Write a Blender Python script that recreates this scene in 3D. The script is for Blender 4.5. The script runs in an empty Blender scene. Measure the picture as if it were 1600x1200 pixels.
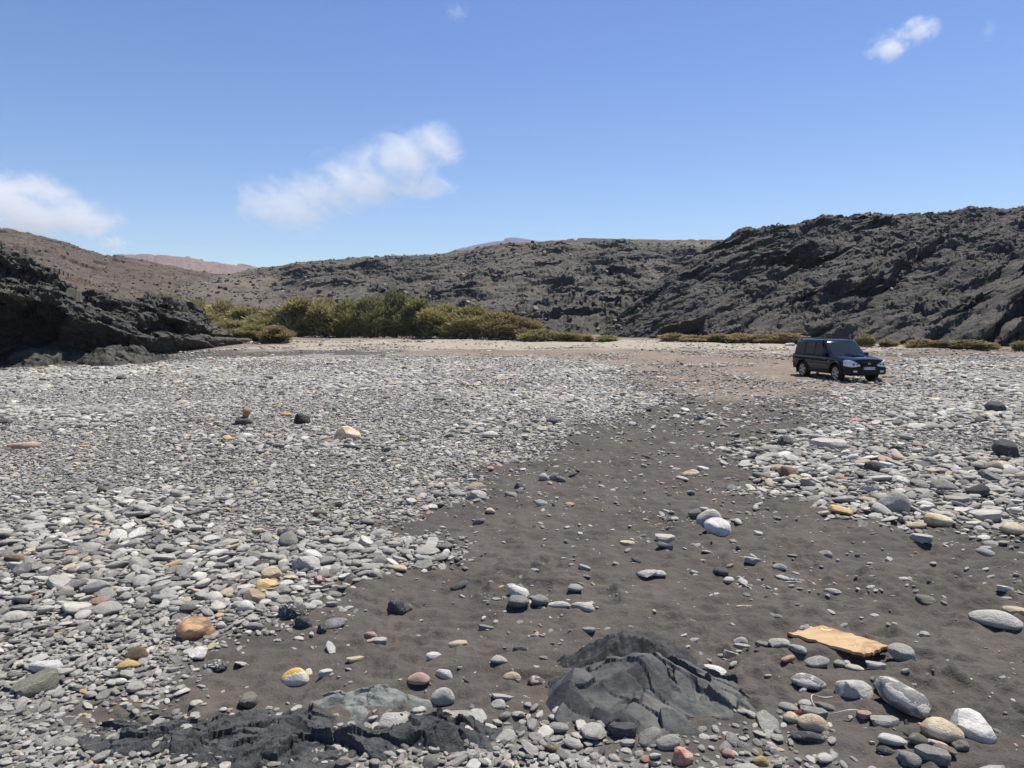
import bpy, bmesh, math, random
import numpy as np
from mathutils import Vector, Matrix, Euler

# ------------------------------------------------------------------ camera, sky, sun, exposure
SC = bpy.context.scene
COL = SC.collection
FPX, CAMH = 1200.0, 2.5
PITCH = math.atan(97.0 / 1200.0)
cam_d = bpy.data.cameras.new('camera')
cam = bpy.data.objects.new('camera', cam_d); COL.objects.link(cam)
cam_d.sensor_width = 36.0; cam_d.lens = 27.0
cam_d.clip_start = 0.05; cam_d.clip_end = 60000
cam.location = (0, 0, CAMH); cam.rotation_euler = (math.pi / 2 - PITCH, 0, 0)
SC.camera = cam

SUN_EL, SUN_AZ = math.radians(66), math.radians(42)      # azimuth from +Y towards +X
W = bpy.data.worlds.new('World'); SC.world = W; W.use_nodes = True
wn = W.node_tree.nodes; wl = W.node_tree.links
bg = wn['Background']
sky = wn.new('ShaderNodeTexSky'); sky.sky_type = 'NISHITA'; sky.sun_disc = False
sky.sun_elevation = SUN_EL; sky.sun_rotation = SUN_AZ
sky.air_density = 1.0; sky.dust_density = 0.1; sky.ozone_density = 4.0; sky.altitude = 0
hs = wn.new('ShaderNodeHueSaturation'); hs.inputs['Saturation'].default_value = 1.15; hs.inputs['Hue'].default_value = 0.512
wl.new(sky.outputs[0], hs.inputs['Color']); wl.new(hs.outputs[0], bg.inputs[0]); bg.inputs[1].default_value = 0.084
sun_d = bpy.data.lights.new('sun', 'SUN'); sun_d.energy = 4.7; sun_d.angle = math.radians(0.53)
sun_d.color = (1.0, 0.935, 0.82)
sun = bpy.data.objects.new('sun', sun_d); COL.objects.link(sun)
SUNV = Vector((math.sin(SUN_AZ) * math.cos(SUN_EL), math.cos(SUN_AZ) * math.cos(SUN_EL), math.sin(SUN_EL)))
sun.rotation_euler = SUNV.to_track_quat('Z', 'Y').to_euler()
sun.location = (30, 30, 60)
VS = SC.view_settings
VS.view_transform = 'Standard'; VS.look = 'None'; VS.exposure = 0.62; VS.gamma = 1.0; VS.use_curve_mapping = False
SC.render.engine = 'CYCLES'
SC.cycles.max_bounces = 6; SC.cycles.volume_bounces = 3; SC.cycles.volume_step_rate = 1.0; SC.cycles.transparent_max_bounces = 8

# ------------------------------------------------------------------ helpers: noise in numpy
rng = np.random.default_rng(11)
random.seed(5)
U = np.uint32
def hsh(ix, iy, iz, seed):
    with np.errstate(over='ignore'):
        h = ix.astype(np.int64).astype(U) * U(374761393) + iy.astype(np.int64).astype(U) * U(668265263) \
            + iz.astype(np.int64).astype(U) * U(2147483647) + U((seed * 1274126177 + 97) & 0xffffffff)
        h = (h ^ (h >> U(13))) * U(1274126177)
        h = (h ^ (h >> U(16))) * U(2246822519)
        h = h ^ (h >> U(15))
    return h.astype(np.float64) / 4294967295.0
def vnoise(P, seed=0):
    """value noise, P (N,3), about -1..1"""
    P = np.asarray(P); flat = len(P) and P[0, 2] == P[-1, 2] and np.ptp(P[:, 2]) == 0
    I = np.floor(P); f = P - I; f = f * f * f * (f * (f * 6 - 15) + 10); J = I.astype(np.int64).astype(U)
    r = 0; sd = U((seed * 1274126177 + 97) & 0xffffffff)
    with np.errstate(over='ignore'):
        HX = [(J[:, 0] + U(d)) * U(374761393) + sd for d in (0, 1)]; HY = [(J[:, 1] + U(d)) * U(668265263) for d in (0, 1)]; HZ = [(J[:, 2] + U(d)) * U(2147483647) for d in (0, 1)]
        for dx in (0, 1):
            wx = f[:, 0] if dx else 1 - f[:, 0]
            for dy in (0, 1):
                wxy = wx * (f[:, 1] if dy else 1 - f[:, 1]); hxy = HX[dx] + HY[dy]
                for dz in ((0,) if flat else (0, 1)):
                    h = hxy + HZ[dz]; h = (h ^ (h >> U(13))) * U(1274126177); h = (h ^ (h >> U(16))) * U(2246822519); h = h ^ (h >> U(15))
                    r = r + (wxy if flat else wxy * (f[:, 2] if dz else 1 - f[:, 2])) * h
    return r * (2 / 4294967295.0) - 1
def fbm(P, octv=4, seed=0, gain=0.5, ridge=False):
    a, s, r = 1.0, 0.0, 0
    for o in range(octv):
        n = vnoise(P * (2.03 ** o) + 17.3 * o, seed + o)
        if ridge: n = 1 - 2 * np.abs(n)
        r = r + a * n; s += a; a *= gain
    return r / s
def blocks(Q, seed):
    """fractured blocks: every cell has its own offset and its own tilted face"""
    B = np.floor(Q - 0.5)
    best = np.full(len(Q), 1e9); sec = best.copy(); off = np.zeros(len(Q)); tilt = off.copy()
    for k in range(8):
        c = B + np.array([k & 1, (k >> 1) & 1, (k >> 2) & 1])
        h1 = hsh(c[:, 0], c[:, 1], c[:, 2], seed); h2 = hsh(c[:, 0], c[:, 1], c[:, 2], seed + 1)
        h3 = hsh(c[:, 0], c[:, 1], c[:, 2], seed + 2)
        d = Q - (c + 0.5 + (np.stack([h1, h2, h3], 1) - 0.5) * 0.8)
        dd = (d * d).sum(1)
        m = dd < best
        sec = np.where(m, best, np.minimum(sec, dd))
        t = d[:, 0] * (h2 - .5) + d[:, 1] * (h3 - .5) + d[:, 2] * (h1 - .5)
        best = np.where(m, dd, best); off = np.where(m, (h1 * 7.13 + h2 * 3.7) % 1.0 - .5, off); tilt = np.where(m, t * 2, tilt)
    return off, tilt, np.sqrt(sec) - np.sqrt(best)
def p2(x, y, s, z=0.37):
    x = np.asarray(x, float).ravel(); y = np.asarray(y, float).ravel()
    return np.stack([x / s, y / s, np.full_like(x, z)], 1)
def sstep(a, b, x):
    t = np.clip((np.asarray(x, float) - a) / (b - a), 0, 1); return t * t * (3 - 2 * t)

# ------------------------------------------------------------------ helpers: layout
def gz(x, y):
    x = np.asarray(x, float); y = np.asarray(y, float); shp = np.broadcast(x, y).shape
    x = np.broadcast_to(x, shp); y = np.broadcast_to(y, shp)
    z = 0.9 * sstep(36, 80, y) + 0.05 * sstep(6, 16, y) * vnoise(p2(x, y, 5.0), 3).reshape(shp)
    return z
def ray(px, py):
    x = (px - 800) / FPX; y = (600 - py) / FPX; c, s = math.cos(PITCH), math.sin(PITCH)
    return x, c + y * s, y * c - s
def at(px, py):
    dx, dy, dz = ray(px, py)
    if dz > -1e-3: dz = -1e-3
    g = 0.0
    for _ in range(14):
        t = (g - CAMH) / dz
        g = 0.5 * g + 0.5 * float(gz(dx * t, dy * t))
    t = (g - CAMH) / dz
    return Vector((dx * t, dy * t, g))
def atd(px, py, D):
    dx, dy, dz = ray(px, py); t = D / dy
    return Vector((dx * t, D, CAMH + dz * t))

# ------------------------------------------------------------------ helpers: objects
def tag(o, label=None, cat=None, group=None, kind=None):
    if label: o['label'] = label
    if cat: o['category'] = cat
    if group: o['group'] = group
    if kind: o['kind'] = kind
    return o
def link(name, me, parent=None):
    o = bpy.data.objects.new(name, me); COL.objects.link(o)
    if parent is not None: o.parent = parent
    return o
def empty(name, loc, rz=0):
    o = bpy.data.objects.new(name, None); COL.objects.link(o)
    o.location = loc; o.rotation_euler = (0, 0, rz); o.empty_display_size = 0.2
    return o
def grid_mesh(name, P, nu, nv, mat, smooth=True, closed=False):
    """P (nu*nv,3), index = i*nv + j"""
    i, j = np.meshgrid(np.arange(nu if closed else nu - 1), np.arange(nv - 1), indexing='ij')
    a = (i * nv + j).ravel(); b = (((i + 1) % nu) * nv + j).ravel()
    F = np.stack([a, b, b + 1, a + 1], 1)
    return np_mesh(name, P, F, mat, smooth)
def np_mesh(name, P, F, mat, smooth=True):
    me = bpy.data.meshes.new(name); n = F.shape[1]
    me.vertices.add(len(P)); me.vertices.foreach_set('co', np.ascontiguousarray(P, np.float32).ravel())
    me.loops.add(F.size); me.loops.foreach_set('vertex_index', F.astype(np.int32).ravel())
    me.polygons.add(len(F)); me.polygons.foreach_set('loop_start', np.arange(0, F.size, n, dtype=np.int32))
    me.polygons.foreach_set('loop_total', np.full(len(F), n, np.int32))
    me.polygons.foreach_set('use_smooth', np.full(len(F), smooth))
    me.update(calc_edges=True)
    if mat: me.materials.append(mat)
    return me
def bm_obj(name, bm, mat, parent=None, smooth_angle=None):
    me = bpy.data.meshes.new(name); bm.normal_update(); bm.to_mesh(me); bm.free()
    me.materials.append(mat)
    if smooth_angle is not None:
        me.polygons.foreach_set('use_smooth', [True] * len(me.polygons)); me.set_sharp_from_angle(angle=math.radians(smooth_angle))
    return link(name, me, parent)

# ------------------------------------------------------------------ helpers: materials
class NT:
    def __init__(s, name, rough=0.9, spec=0.3):
        s.m = bpy.data.materials.new(name); s.m.use_nodes = True; s.t = s.m.node_tree
        s.b = s.t.nodes['Principled BSDF']; s.out = s.t.nodes['Material Output']
        s.b.inputs['Roughness'].default_value = rough; s.b.inputs['Specular IOR Level'].default_value = spec
    def n(s, typ, **kw):
        o = s.t.nodes.new(typ)
        for k, v in kw.items():
            if hasattr(o, k): setattr(o, k, v)
        return o
    def l(s, a, b): s.t.links.new(a, b)
    def coord(s, kind='Object', scale=(1, 1, 1), rot=(0, 0, 0)):
        tc = s.n('ShaderNodeTexCoord'); mp = s.n('ShaderNodeMapping')
        mp.inputs['Scale'].default_value = scale; mp.inputs['Rotation'].default_value = rot
        s.l(tc.outputs[kind], mp.inputs[0]); return mp.outputs[0]
    def noise(s, vec, scale, detail=5, rough=0.6, out=0):
        o = s.n('ShaderNodeTexNoise'); o.inputs['Scale'].default_value = scale
        o.inputs['Detail'].default_value = detail; o.inputs['Roughness'].default_value = rough
        s.l(vec, o.inputs['Vector']); return o.outputs[out]
    def voro(s, vec, scale, feature='F1', out='Distance'):
        o = s.n('ShaderNodeTexVoronoi'); o.feature = feature; o.inputs['Scale'].default_value = scale
        s.l(vec, o.inputs['Vector']); return o.outputs[out]
    def ramp(s, fac, stops, interp='LINEAR'):
        o = s.n('ShaderNodeValToRGB'); e = o.color_ramp.elements; o.color_ramp.interpolation = interp
        while len(e) < len(stops): e.new(0.5)
        for k, (p, c) in enumerate(stops):
            e[k].position = p; e[k].color = (c, c, c, 1) if isinstance(c, (int, float)) else (*c, 1)
        s.l(fac, o.inputs[0]); return o.outputs[0]
    def mix(s, fac, a, b, mode='MIX'):
        o = s.n('ShaderNodeMix'); o.data_type = 'RGBA'; o.blend_type = mode
        for sock, v in ((0, fac), (6, a), (7, b)):
            if isinstance(v, (int, float)): o.inputs[sock].default_value = v if sock == 0 else (v, v, v, 1)
            elif isinstance(v, tuple): o.inputs[sock].default_value = (*v, 1)
            else: s.l(v, o.inputs[sock])
        return o.outputs[2]
    def math(s, op, a, b=0.0):
        o = s.n('ShaderNodeMath'); o.operation = op
        for k, v in ((0, a), (1, b)):
            if isinstance(v, (int, float)): o.inputs[k].default_value = v
            else: s.l(v, o.inputs[k])
        return o.outputs[0]
    def attr(s, name, typ='GEOMETRY', out='Fac'):
        o = s.n('ShaderNodeAttribute'); o.attribute_name = name; o.attribute_type = typ; return o.outputs[out]
    def bump(s, h, strength=0.5, dist=0.02, prev=None):
        o = s.n('ShaderNodeBump'); o.inputs['Strength'].default_value = strength; o.inputs['Distance'].default_value = dist
        s.l(h, o.inputs['Height'])
        if prev is not None: s.l(prev, o.inputs['Normal'])
        return o.outputs[0]
    def done(s, col=None, nrm=None):
        if col is not None:
            if isinstance(col, tuple): s.b.inputs['Base Color'].default_value = (*col, 1)
            else: s.l(col, s.b.inputs['Base Color'])
        if nrm is not None: s.l(nrm, s.b.inputs['Normal'])
        return s.m
def plain(name, col, rough=0.5, metal=0.0, spec=0.5, var=0.12, scale=6.0):
    t = NT(name, rough, spec); t.b.inputs['Metallic'].default_value = metal
    n = t.noise(t.coord('Object'), scale, 4)
    f = t.ramp(n, [(0.3, 1 - var), (0.7, 1.0)])
    return t.done(t.mix(1.0, tuple(col), f, 'MULTIPLY'))

def m_stone(name, source):
    """source: 'inst' reads the colour stored on each scattered point, 'obj' the object colour"""
    t = NT(name, 0.82, 0.25); v = t.coord('Object')
    if source == 'inst': base = t.attr('col', 'INSTANCER', 'Color')
    else:
        o = t.n('ShaderNodeObjectInfo'); base = o.outputs['Color']
    oi = t.n('ShaderNodeObjectInfo')
    ad = t.n('ShaderNodeVectorMath'); ad.operation = 'ADD'; t.l(v, ad.inputs[0])
    sc_ = t.n('ShaderNodeVectorMath'); sc_.operation = 'SCALE'; cb = t.n('ShaderNodeCombineXYZ')
    t.l(oi.outputs['Random'], cb.inputs[0]); t.l(oi.outputs['Random'], cb.inputs[1]); t.l(cb.outputs[0], sc_.inputs[0]); sc_.inputs['Scale'].default_value = 91.0
    t.l(sc_.outputs[0], ad.inputs[1]); v = ad.outputs[0]
    n1 = t.noise(v, 2.2, 5, 0.65); n2 = t.noise(v, 16, 4, 0.7)
    f = t.math('MULTIPLY', t.ramp(n1, [(0.3, 0.72), (0.7, 1.12)]), t.ramp(n2, [(0.3, 0.84), (0.7, 1.1)]))
    c = t.mix(1.0, base, f, 'MULTIPLY')
    vein = t.ramp(t.noise(v, 1.3, 2, 0.5), [(0.485, 0.0), (0.5, 0.35), (0.515, 0.0)])
    c = t.mix(vein, c, (0.55, 0.53, 0.5))
    return t.done(c, t.bump(t.math('ADD', n2, t.noise(v, 5, 3)), 0.6, 0.06))
def m_two(name, ca, cb_, scale=1.4, lo=0.47, hi=0.53, rough=0.85):
    """a stone of two colours with a crust line"""
    t = NT(name, rough, 0.25); v = t.coord('Object')
    n = t.noise(v, scale, 4, 0.55); f = t.ramp(n, [(lo, 0), (hi, 1)])
    n2 = t.noise(v, 13, 5, 0.7)
    c = t.mix(1.0, t.mix(f, tuple(ca), tuple(cb_)), t.ramp(n2, [(0.3, 0.75), (0.7, 1.1)]), 'MULTIPLY')
    return t.done(c, t.bump(t.math('ADD', n2, t.math('MULTIPLY', f, 0.6)), 0.45, 0.05))
def m_rock(name, dark, light, warm, s=1.0, bump=0.6, dist=0.2, warm_lo=0.52, soil=None):
    t = NT(name, 0.88, 0.3); v = t.coord('Object')
    n1 = t.noise(v, 0.25 * s, 6, 0.65); n2 = t.noise(v, 1.6 * s, 7, 0.72); n3 = t.noise(v, 7 * s, 5, 0.7)
    c = t.mix(t.ramp(n2, [(0.36, 0), (0.66, 1)]), tuple(dark), tuple(light))
    c = t.mix(t.ramp(n1, [(warm_lo, 0), (warm_lo + 0.16, 0.8)]), c, tuple(warm))
    c = t.mix(1.0, c, t.ramp(n3, [(0.3, 0.7), (0.72, 1.25)]), 'MULTIPLY')
    if soil:
        sc_ = t.mix(1.0, tuple(soil), t.ramp(t.noise(v, 1.1 * s, 7, .8), [(.3, .6), (.7, 1.35)]), 'MULTIPLY'); c = t.mix(t.attr('soil'), c, sc_)
    vo = t.voro(v, 2.6 * s, 'DISTANCE_TO_EDGE')
    cr = t.ramp(vo, [(0.0, 0.0), (0.09, 1.0)])
    h = t.math('ADD', t.math('MULTIPLY', n3, 0.5), t.math('ADD', n2, t.math('MULTIPLY', cr, 0.08)))
    return t.done(c, t.bump(h, bump, dist))
def m_earth(name, a, b, rockc, s=1.0, rock_lo=0.56, bump=0.5, dist=0.3):
    t = NT(name, 0.95, 0.15); v = t.coord('Object')
    n1 = t.noise(v, 0.03 * s, 5, 0.6); n2 = t.noise(v, 0.4 * s, 7, 0.75); n3 = t.noise(v, 2.2 * s, 5, 0.75)
    c = t.mix(t.ramp(n1, [(0.38, 0), (0.62, 1)]), tuple(a), tuple(b))
    c = t.mix(t.ramp(n2, [(rock_lo, 0), (rock_lo + 0.06, 0.85)]), c, tuple(rockc))
    c = t.mix(1.0, c, t.ramp(n3, [(0.3, 0.55), (0.7, 1.35)]), 'MULTIPLY')
    return t.done(c, t.bump(t.math('ADD', n2, n3), bump, dist))

# ------------------------------------------------------------------ zones of the valley floor (drawn on the ground)
def zone(pts):
    return np.array([[*at(*p)][:2] for p in pts])
Z_LEFT = zone([(-500, 1190), (60, 1120), (245, 1085), (300, 1025), (385, 965), (450, 925), (520, 905), (650, 885), (660, 848), (590, 832), (650, 797),
               (735, 772), (700, 745), (790, 715), (850, 692), (890, 668), (950, 648), (1000, 630), (980, 606), (940, 590), (960, 572),
               (900, 558), (700, 551), (520, 555), (430, 556), (380, 562), (200, 574), (-100, 585), (-600, 600)])
Z_BOT = zone([(-400, 1105), (60, 1100), (250, 1160), (480, 1172), (700, 1165), (790, 1135), (880, 1135), (960, 1165), (1040, 1176), (1200, 1186), (1250, 1230), (1250, 1600), (-700, 1600)])
Z_RIGHT = zone([(1185, 706), (1240, 690), (1330, 672), (1285, 642), (1350, 614), (1430, 594), (1410, 572), (1440, 556), (1700, 549), (2100, 556),
                (2100, 880), (1680, 855), (1570, 832), (1440, 815), (1390, 797), (1300, 777), (1240, 762), (1200, 737)])
Z_EARTH = zone([(640, 552), (700, 546), (1000, 547), (1240, 550), (1420, 560), (1420, 592), (1290, 608), (1180, 622), (1060, 608), (960, 590), (880, 566)])
Z_TRACK = zone([(400, 546), (470, 533), (700, 530), (1000, 531), (1250, 534), (1420, 540), (1400, 547), (1200, 548), (1000, 544), (700, 546), (560, 545)])
def sdist(poly, x, y):
    """signed distance to a polygon, negative inside"""
    x = x.ravel(); y = y.ravel(); d = np.full(len(x), 1e9); ins = np.zeros(len(x), bool); n = len(poly)
    for k in range(n):
        ax, ay = poly[k]; bx, by = poly[(k + 1) % n]; ex, ey = bx - ax, by - ay
        t = np.clip(((x - ax) * ex + (y - ay) * ey) / (ex * ex + ey * ey + 1e-12), 0, 1)
        d = np.minimum(d, (x - ax - t * ex) ** 2 + (y - ay - t * ey) ** 2)
        c = (ay > y) != (by > y)
        with np.errstate(divide='ignore', invalid='ignore'):
            ins ^= c & (x < ex * (y - ay) / (ey if abs(ey) > 1e-12 else 1e-12) + ax)
    return np.where(ins, -1, 1) * np.sqrt(d)
def cobble_sd(x, y):
    wx = 0.06 * np.maximum(y, 4) ** 0.8
    n = vnoise(p2(x, y, 0.9), 21) * wx + vnoise(p2(x, y, 0.3), 22) * wx * 0.5
    return np.minimum(np.minimum(sdist(Z_LEFT, x, y), sdist(Z_BOT, x, y)), sdist(Z_RIGHT, x, y)) + n

def relief(x, y):
    """trodden, wind-worked sand: hollows and soft crests; calmer under the cobbles"""
    x = np.asarray(x, float).ravel(); y = np.asarray(y, float).ravel(); R = np.hypot(x, y)
    csd = np.where(y > 0, cobble_sd(x, np.maximum(y, 0.1)), -1)
    sandy = sstep(-0.3, 0.5, csd) * 0.85 + 0.15
    wx = 0.6 * vnoise(p2(x, y, .7), 9)
    dm = fbm(np.stack([x / 0.30 + wx, y / 0.20 + wx, 0 * x], 1), 2, 31, 0.5, ridge=True)
    d2 = vnoise(np.stack([x / 0.13 + wx, y / 0.085 - wx, 0 * x], 1), 38)
    pits = -np.clip(vnoise(p2(x, y, 0.42, 3.1), 35) - 0.25, 0, 1)
    calm = 0.7 + 0.3 * sstep(-0.3, 0.3, vnoise(p2(x, y, 1.9), 37))
    z = (1 - sstep(25, 60, R)) * sandy * ((0.050 * dm + 0.028 * d2) * calm + 0.06 * pits + 0.03 * vnoise(p2(x, y, 1.3), 33))
    return z, csd
def gzf(x, y):
    x = np.asarray(x, float); y = np.asarray(y, float)
    return gz(x, y) + relief(x, y)[0].reshape(np.broadcast(x, y).shape)

# ------------------------------------------------------------------ ground sheet
def m_ground():
    t = NT('ground_sand_and_earth', 0.95, 0.12); v = t.coord('Object')
    n1 = t.noise(v, 0.8, 5, 0.6); n2 = t.noise(v, 9, 5, 0.7); n3 = t.noise(v, 160, 3, 0.8)
    sand = t.mix(t.ramp(n1, [(0.36, 0), (0.66, 1)]), (0.075, 0.067, 0.060), (0.098, 0.087, 0.077))
    sand = t.mix(1.0, sand, t.ramp(n2, [(0.3, 0.86), (0.7, 1.1)]), 'MULTIPLY')
    sand = t.mix(1.0, sand, t.ramp(n3, [(0.3, 0.62), (0.68, 1.35)]), 'MULTIPLY')
    sp = t.ramp(t.voro(v, 55), [(0.06, 1.0), (0.11, 0.0)])
    spn = t.ramp(t.noise(v, 40, 2), [(0.52, 0), (0.56, 0.8)])
    sand = t.mix(t.math('MULTIPLY', sp, spn), sand, (0.42, 0.40, 0.37))
    g1 = t.voro(v, 22, 'F1', 'Color')
    gr = t.mix(t.ramp(t.noise(v, 1.5, 4), [(0.35, 0), (0.65, 1)]), (0.18, 0.172, 0.158), (0.27, 0.26, 0.24))
    gr = t.mix(1.0, gr, t.ramp(g1, [(0.2, 0.5), (0.8, 1.5)]), 'MULTIPLY')
    ea = t.mix(t.ramp(t.noise(v, 0.35, 6, 0.7), [(0.35, 0), (0.65, 1)]), (0.17, 0.135, 0.108), (0.23, 0.19, 0.155))
    ea = t.mix(1.0, ea, t.ramp(t.noise(v, 6, 6, 0.8), [(0.3, 0.6), (0.7, 1.3)]), 'MULTIPLY')
    tr = t.mix(t.ramp(t.noise(v, 0.5, 6, 0.7), [(0.35, 0), (0.65, 1)]), (0.27, 0.235, 0.19), (0.33, 0.29, 0.24))
    c = t.mix(t.attr('gravel'), sand, gr); c = t.mix(t.attr('earth'), c, ea); c = t.mix(t.attr('track'), c, tr)
    h = t.math('ADD', t.math('MULTIPLY', n3, 0.12), n2)
    return t.done(c, t.bump(t.noise(v, 24, 4, .6), 0.6, 0.03, t.bump(h, 0.6, 0.012)))
def build_ground():
    th = np.concatenate([np.linspace(-42, 42, 781), np.linspace(42, 318, 93)[1:-1]])
    th = np.radians(th); nu = len(th)
    r = np.concatenate([np.array([0.4, 1.0, 1.8, 2.6, 3.2]), np.geomspace(3.6, 95, 760), np.geomspace(105, 3200, 36)]); nv = len(r)
    T, R = np.meshgrid(th, r, indexing='ij'); x = (np.sin(T) * R).ravel(); y = (np.cos(T) * R).ravel()
    z = gz(x, y)
    rl, csd = relief(x, y); z = z + rl
    z = z + 0.06 * sstep(20, 40, R.ravel()) * vnoise(p2(x, y, 3.1), 41)
    # shallow wash with a cut bank in front of the bushes
    for (px, py, hw, dep) in ((545, 541, 3.4, 0.35), (610, 543, 1.3, 0.25)):
        c = at(px, py); z = z - dep * np.exp(-((x - c.x) / hw) ** 2) * np.clip(1.3 - np.abs(y - c.y - 1.2) / 2.2, 0, 1)
    P = np.stack([x, y, z], 1)
    me = grid_mesh('ground', P, nu, nv, m_ground(), True, closed=True)
    wz = vnoise(p2(x, y, 1.7), 51) * 0.04 * np.maximum(R.ravel(), 6)
    def att(name, val):
        a = me.attributes.new(name, 'FLOAT', 'POINT'); a.data.foreach_set('value', np.ascontiguousarray(val, np.float32))
    far = sstep(48, 62, y)
    att('gravel', np.clip(1 - sstep(-0.35, 0.15, csd), 0, 1) * (1 - far) * np.where(R.ravel() < 400, 1, 0))
    e = np.maximum(1 - sstep(-0.5, 2.0, sdist(Z_EARTH, x, y) + wz), sstep(55, 66, R.ravel()) * 0.9)
    att('earth', e)
    att('track', (1 - sstep(-1.5, 2.5, sdist(Z_TRACK, x, y) + wz * 1.2)))
    return tag(link('ground', me), kind='structure')
build_ground()

# ------------------------------------------------------------------ rock surfaces
def normals(P, nu, nv, flip=1):
    G = P.reshape(nu, nv, 3); du = np.gradient(G, axis=0); dv = np.gradient(G, axis=1)
    n = np.cross(du, dv).reshape(-1, 3); n /= (np.linalg.norm(n, axis=1, keepdims=True) + 1e-12)
    return n * flip
def ledges(P, N, specs, seed, out=(0, -1, 0.15)):
    """strata: beds that jut out towards their upper lip and step back above it; specs (bed thickness, reach, dip, run along the bed)"""
    o = np.array(out) / np.linalg.norm(out); D = np.zeros(len(P))
    for k, (per, amp, dip, run) in enumerate(specs):
        a = math.radians(dip); c, s_ = math.cos(a), math.sin(a)
        w = fbm(P / (per * 3.2) + 13 * k, 3, seed + 31 * k)
        xr = P[:, 0] * c + P[:, 2] * s_; zr = (-P[:, 0] * s_ + P[:, 2] * c) + 0.1 * P[:, 1] + w * per * .8
        q = zr / per; b = np.floor(q); f = q - b
        cell = np.floor(xr / run + 0.7 * hsh(b, b * 0 + 3, b * 0, seed + k) * 9 + 0.4 * vnoise(P / run, seed + 90 + k))
        A = 0.1 + 1.1 * hsh(b, cell, b * 0, seed + k + 7) ** 1.3
        D += amp * A * (f ** 1.3 - 0.4) * (1 - sstep(0.88, 1.0, f))
    return P + o * D[:, None]
def rockify(P, N, layers, warp=0.25, seed=0):
    """layers: (size along strata, across view, thickness of a layer, dip degrees, offset, tilt, mask or None)"""
    D = np.zeros(len(P))
    for k, (sx, sy, sz, dip, ao, at_, mask) in enumerate(layers):
        a = math.radians(dip); c, s = math.cos(a), math.sin(a)
        w = warp * np.stack([vnoise(P / (sx * 1.1) + 5 * q, seed + 60 + q) for q in range(3)], 1)
        xr = (P[:, 0] * c + P[:, 2] * s) / sx; zr = (-P[:, 0] * s + P[:, 2] * c) / sz
        Q = np.stack([xr, P[:, 1] / sy, zr], 1) + w
        off, tilt, edge = blocks(Q, seed + 10 * k)
        d = ao * off + at_ * tilt - 0.25 * ao * (1 - sstep(0.0, 0.12, edge))
        D += d if mask is None else d * mask
    return P + N * D[:, None], D
def interp(tab, x, col):
    t = np.array(tab, float); return np.interp(x, t[:, 0], t[:, col])
def hill(name, skyline, base, nu, nv, prof, layers, mat, back=0.35, seed=0, big=None, zb=-0.6, sharp=None, beds=(), soil=None):
    """terrain from its foot to its ridge and down behind: skyline (px,py,distance), base (px,distance)"""
    pxs = np.linspace(skyline[0][0], skyline[-1][0], nu)
    py = interp(skyline, pxs, 1); Dr = interp(skyline, pxs, 2); Db = interp(base, pxs, 1)
    k = np.ones(9) / 9
    py = np.convolve(np.pad(py, 4, 'edge'), k, 'valid'); Dr = np.convolve(np.pad(Dr, 4, 'edge'), k, 'valid'); Db = np.convolve(np.pad(Db, 4, 'edge'), k, 'valid')
    dx = (pxs - 800) / FPX; yy = (600 - py) / FPX; c, s = math.cos(PITCH), math.sin(PITCH)
    zr = CAMH + (yy * c - s) / (c + yy * s) * Dr
    v = np.concatenate([np.linspace(0, 1, nv) ** 0.85, 1 + np.linspace(0, back, max(6, nv // 10))[1:]]); nvt = len(v)
    V = v[None, :]; D = Db[:, None] + (Dr - Db)[:, None] * V
    vv = np.minimum(V, 1); z0 = zb + 0.9
    f = vv ** prof; f = f - 0.10 * sstep(0.8, 1.0, vv) * 0
    Z = z0 - 1.5 + (zr[:, None] - z0 + 1.5) * f
    Z = np.where(V > 1, zr[:, None] - (V - 1) * 0.8 * np.abs(zr[:, None]) , Z)
    X = dx[:, None] / (c + 0 * V) * D
    P = np.stack([X.ravel(), D.ravel(), Z.ravel()], 1)
    sc_ = 12.0
    if big:
        env = np.sin(np.clip(np.broadcast_to(vv, D.shape).ravel(), 0, 1) * math.pi) ** 0.7
        P[:, 2] += env * big[1] * fbm(P / big[0], 3, seed + 3)
        P[:, 1] += env * big[1] * 1.2 * fbm(P / big[0] + 31, 3, seed + 8)
    N = normals(P, nu, nvt)
    if N[:, 2].mean() < 0: N = -N
    so = np.zeros(len(P))
    if soil is not None:
        so = np.clip(soil(np.repeat(pxs, nvt), np.broadcast_to(vv, D.shape).ravel(), fbm(P / 14.0, 4, seed + 40)), 0, 1)
    P0 = P
    if beds: P = ledges(P, N, beds, seed)
    rg = .7 + .5 * sstep(-.25, .3, fbm(P0 / 9.0, 2, seed + 77)) if beds else None
    P, _ = rockify(P, N, [(*l[:6], rg) for l in layers], 0.3, seed)
    P = P0 + (P - P0) * (1 - 0.85 * so)[:, None]
    me = grid_mesh(name, P, nu, nvt, mat, True)
    at_ = me.attributes.new('soil', 'FLOAT', 'POINT'); at_.data.foreach_set('value', so.astype(np.float32))
    if sharp: me.set_sharp_from_angle(angle=math.radians(sharp))
    return tag(link(name, me), kind='structure'), P

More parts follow.
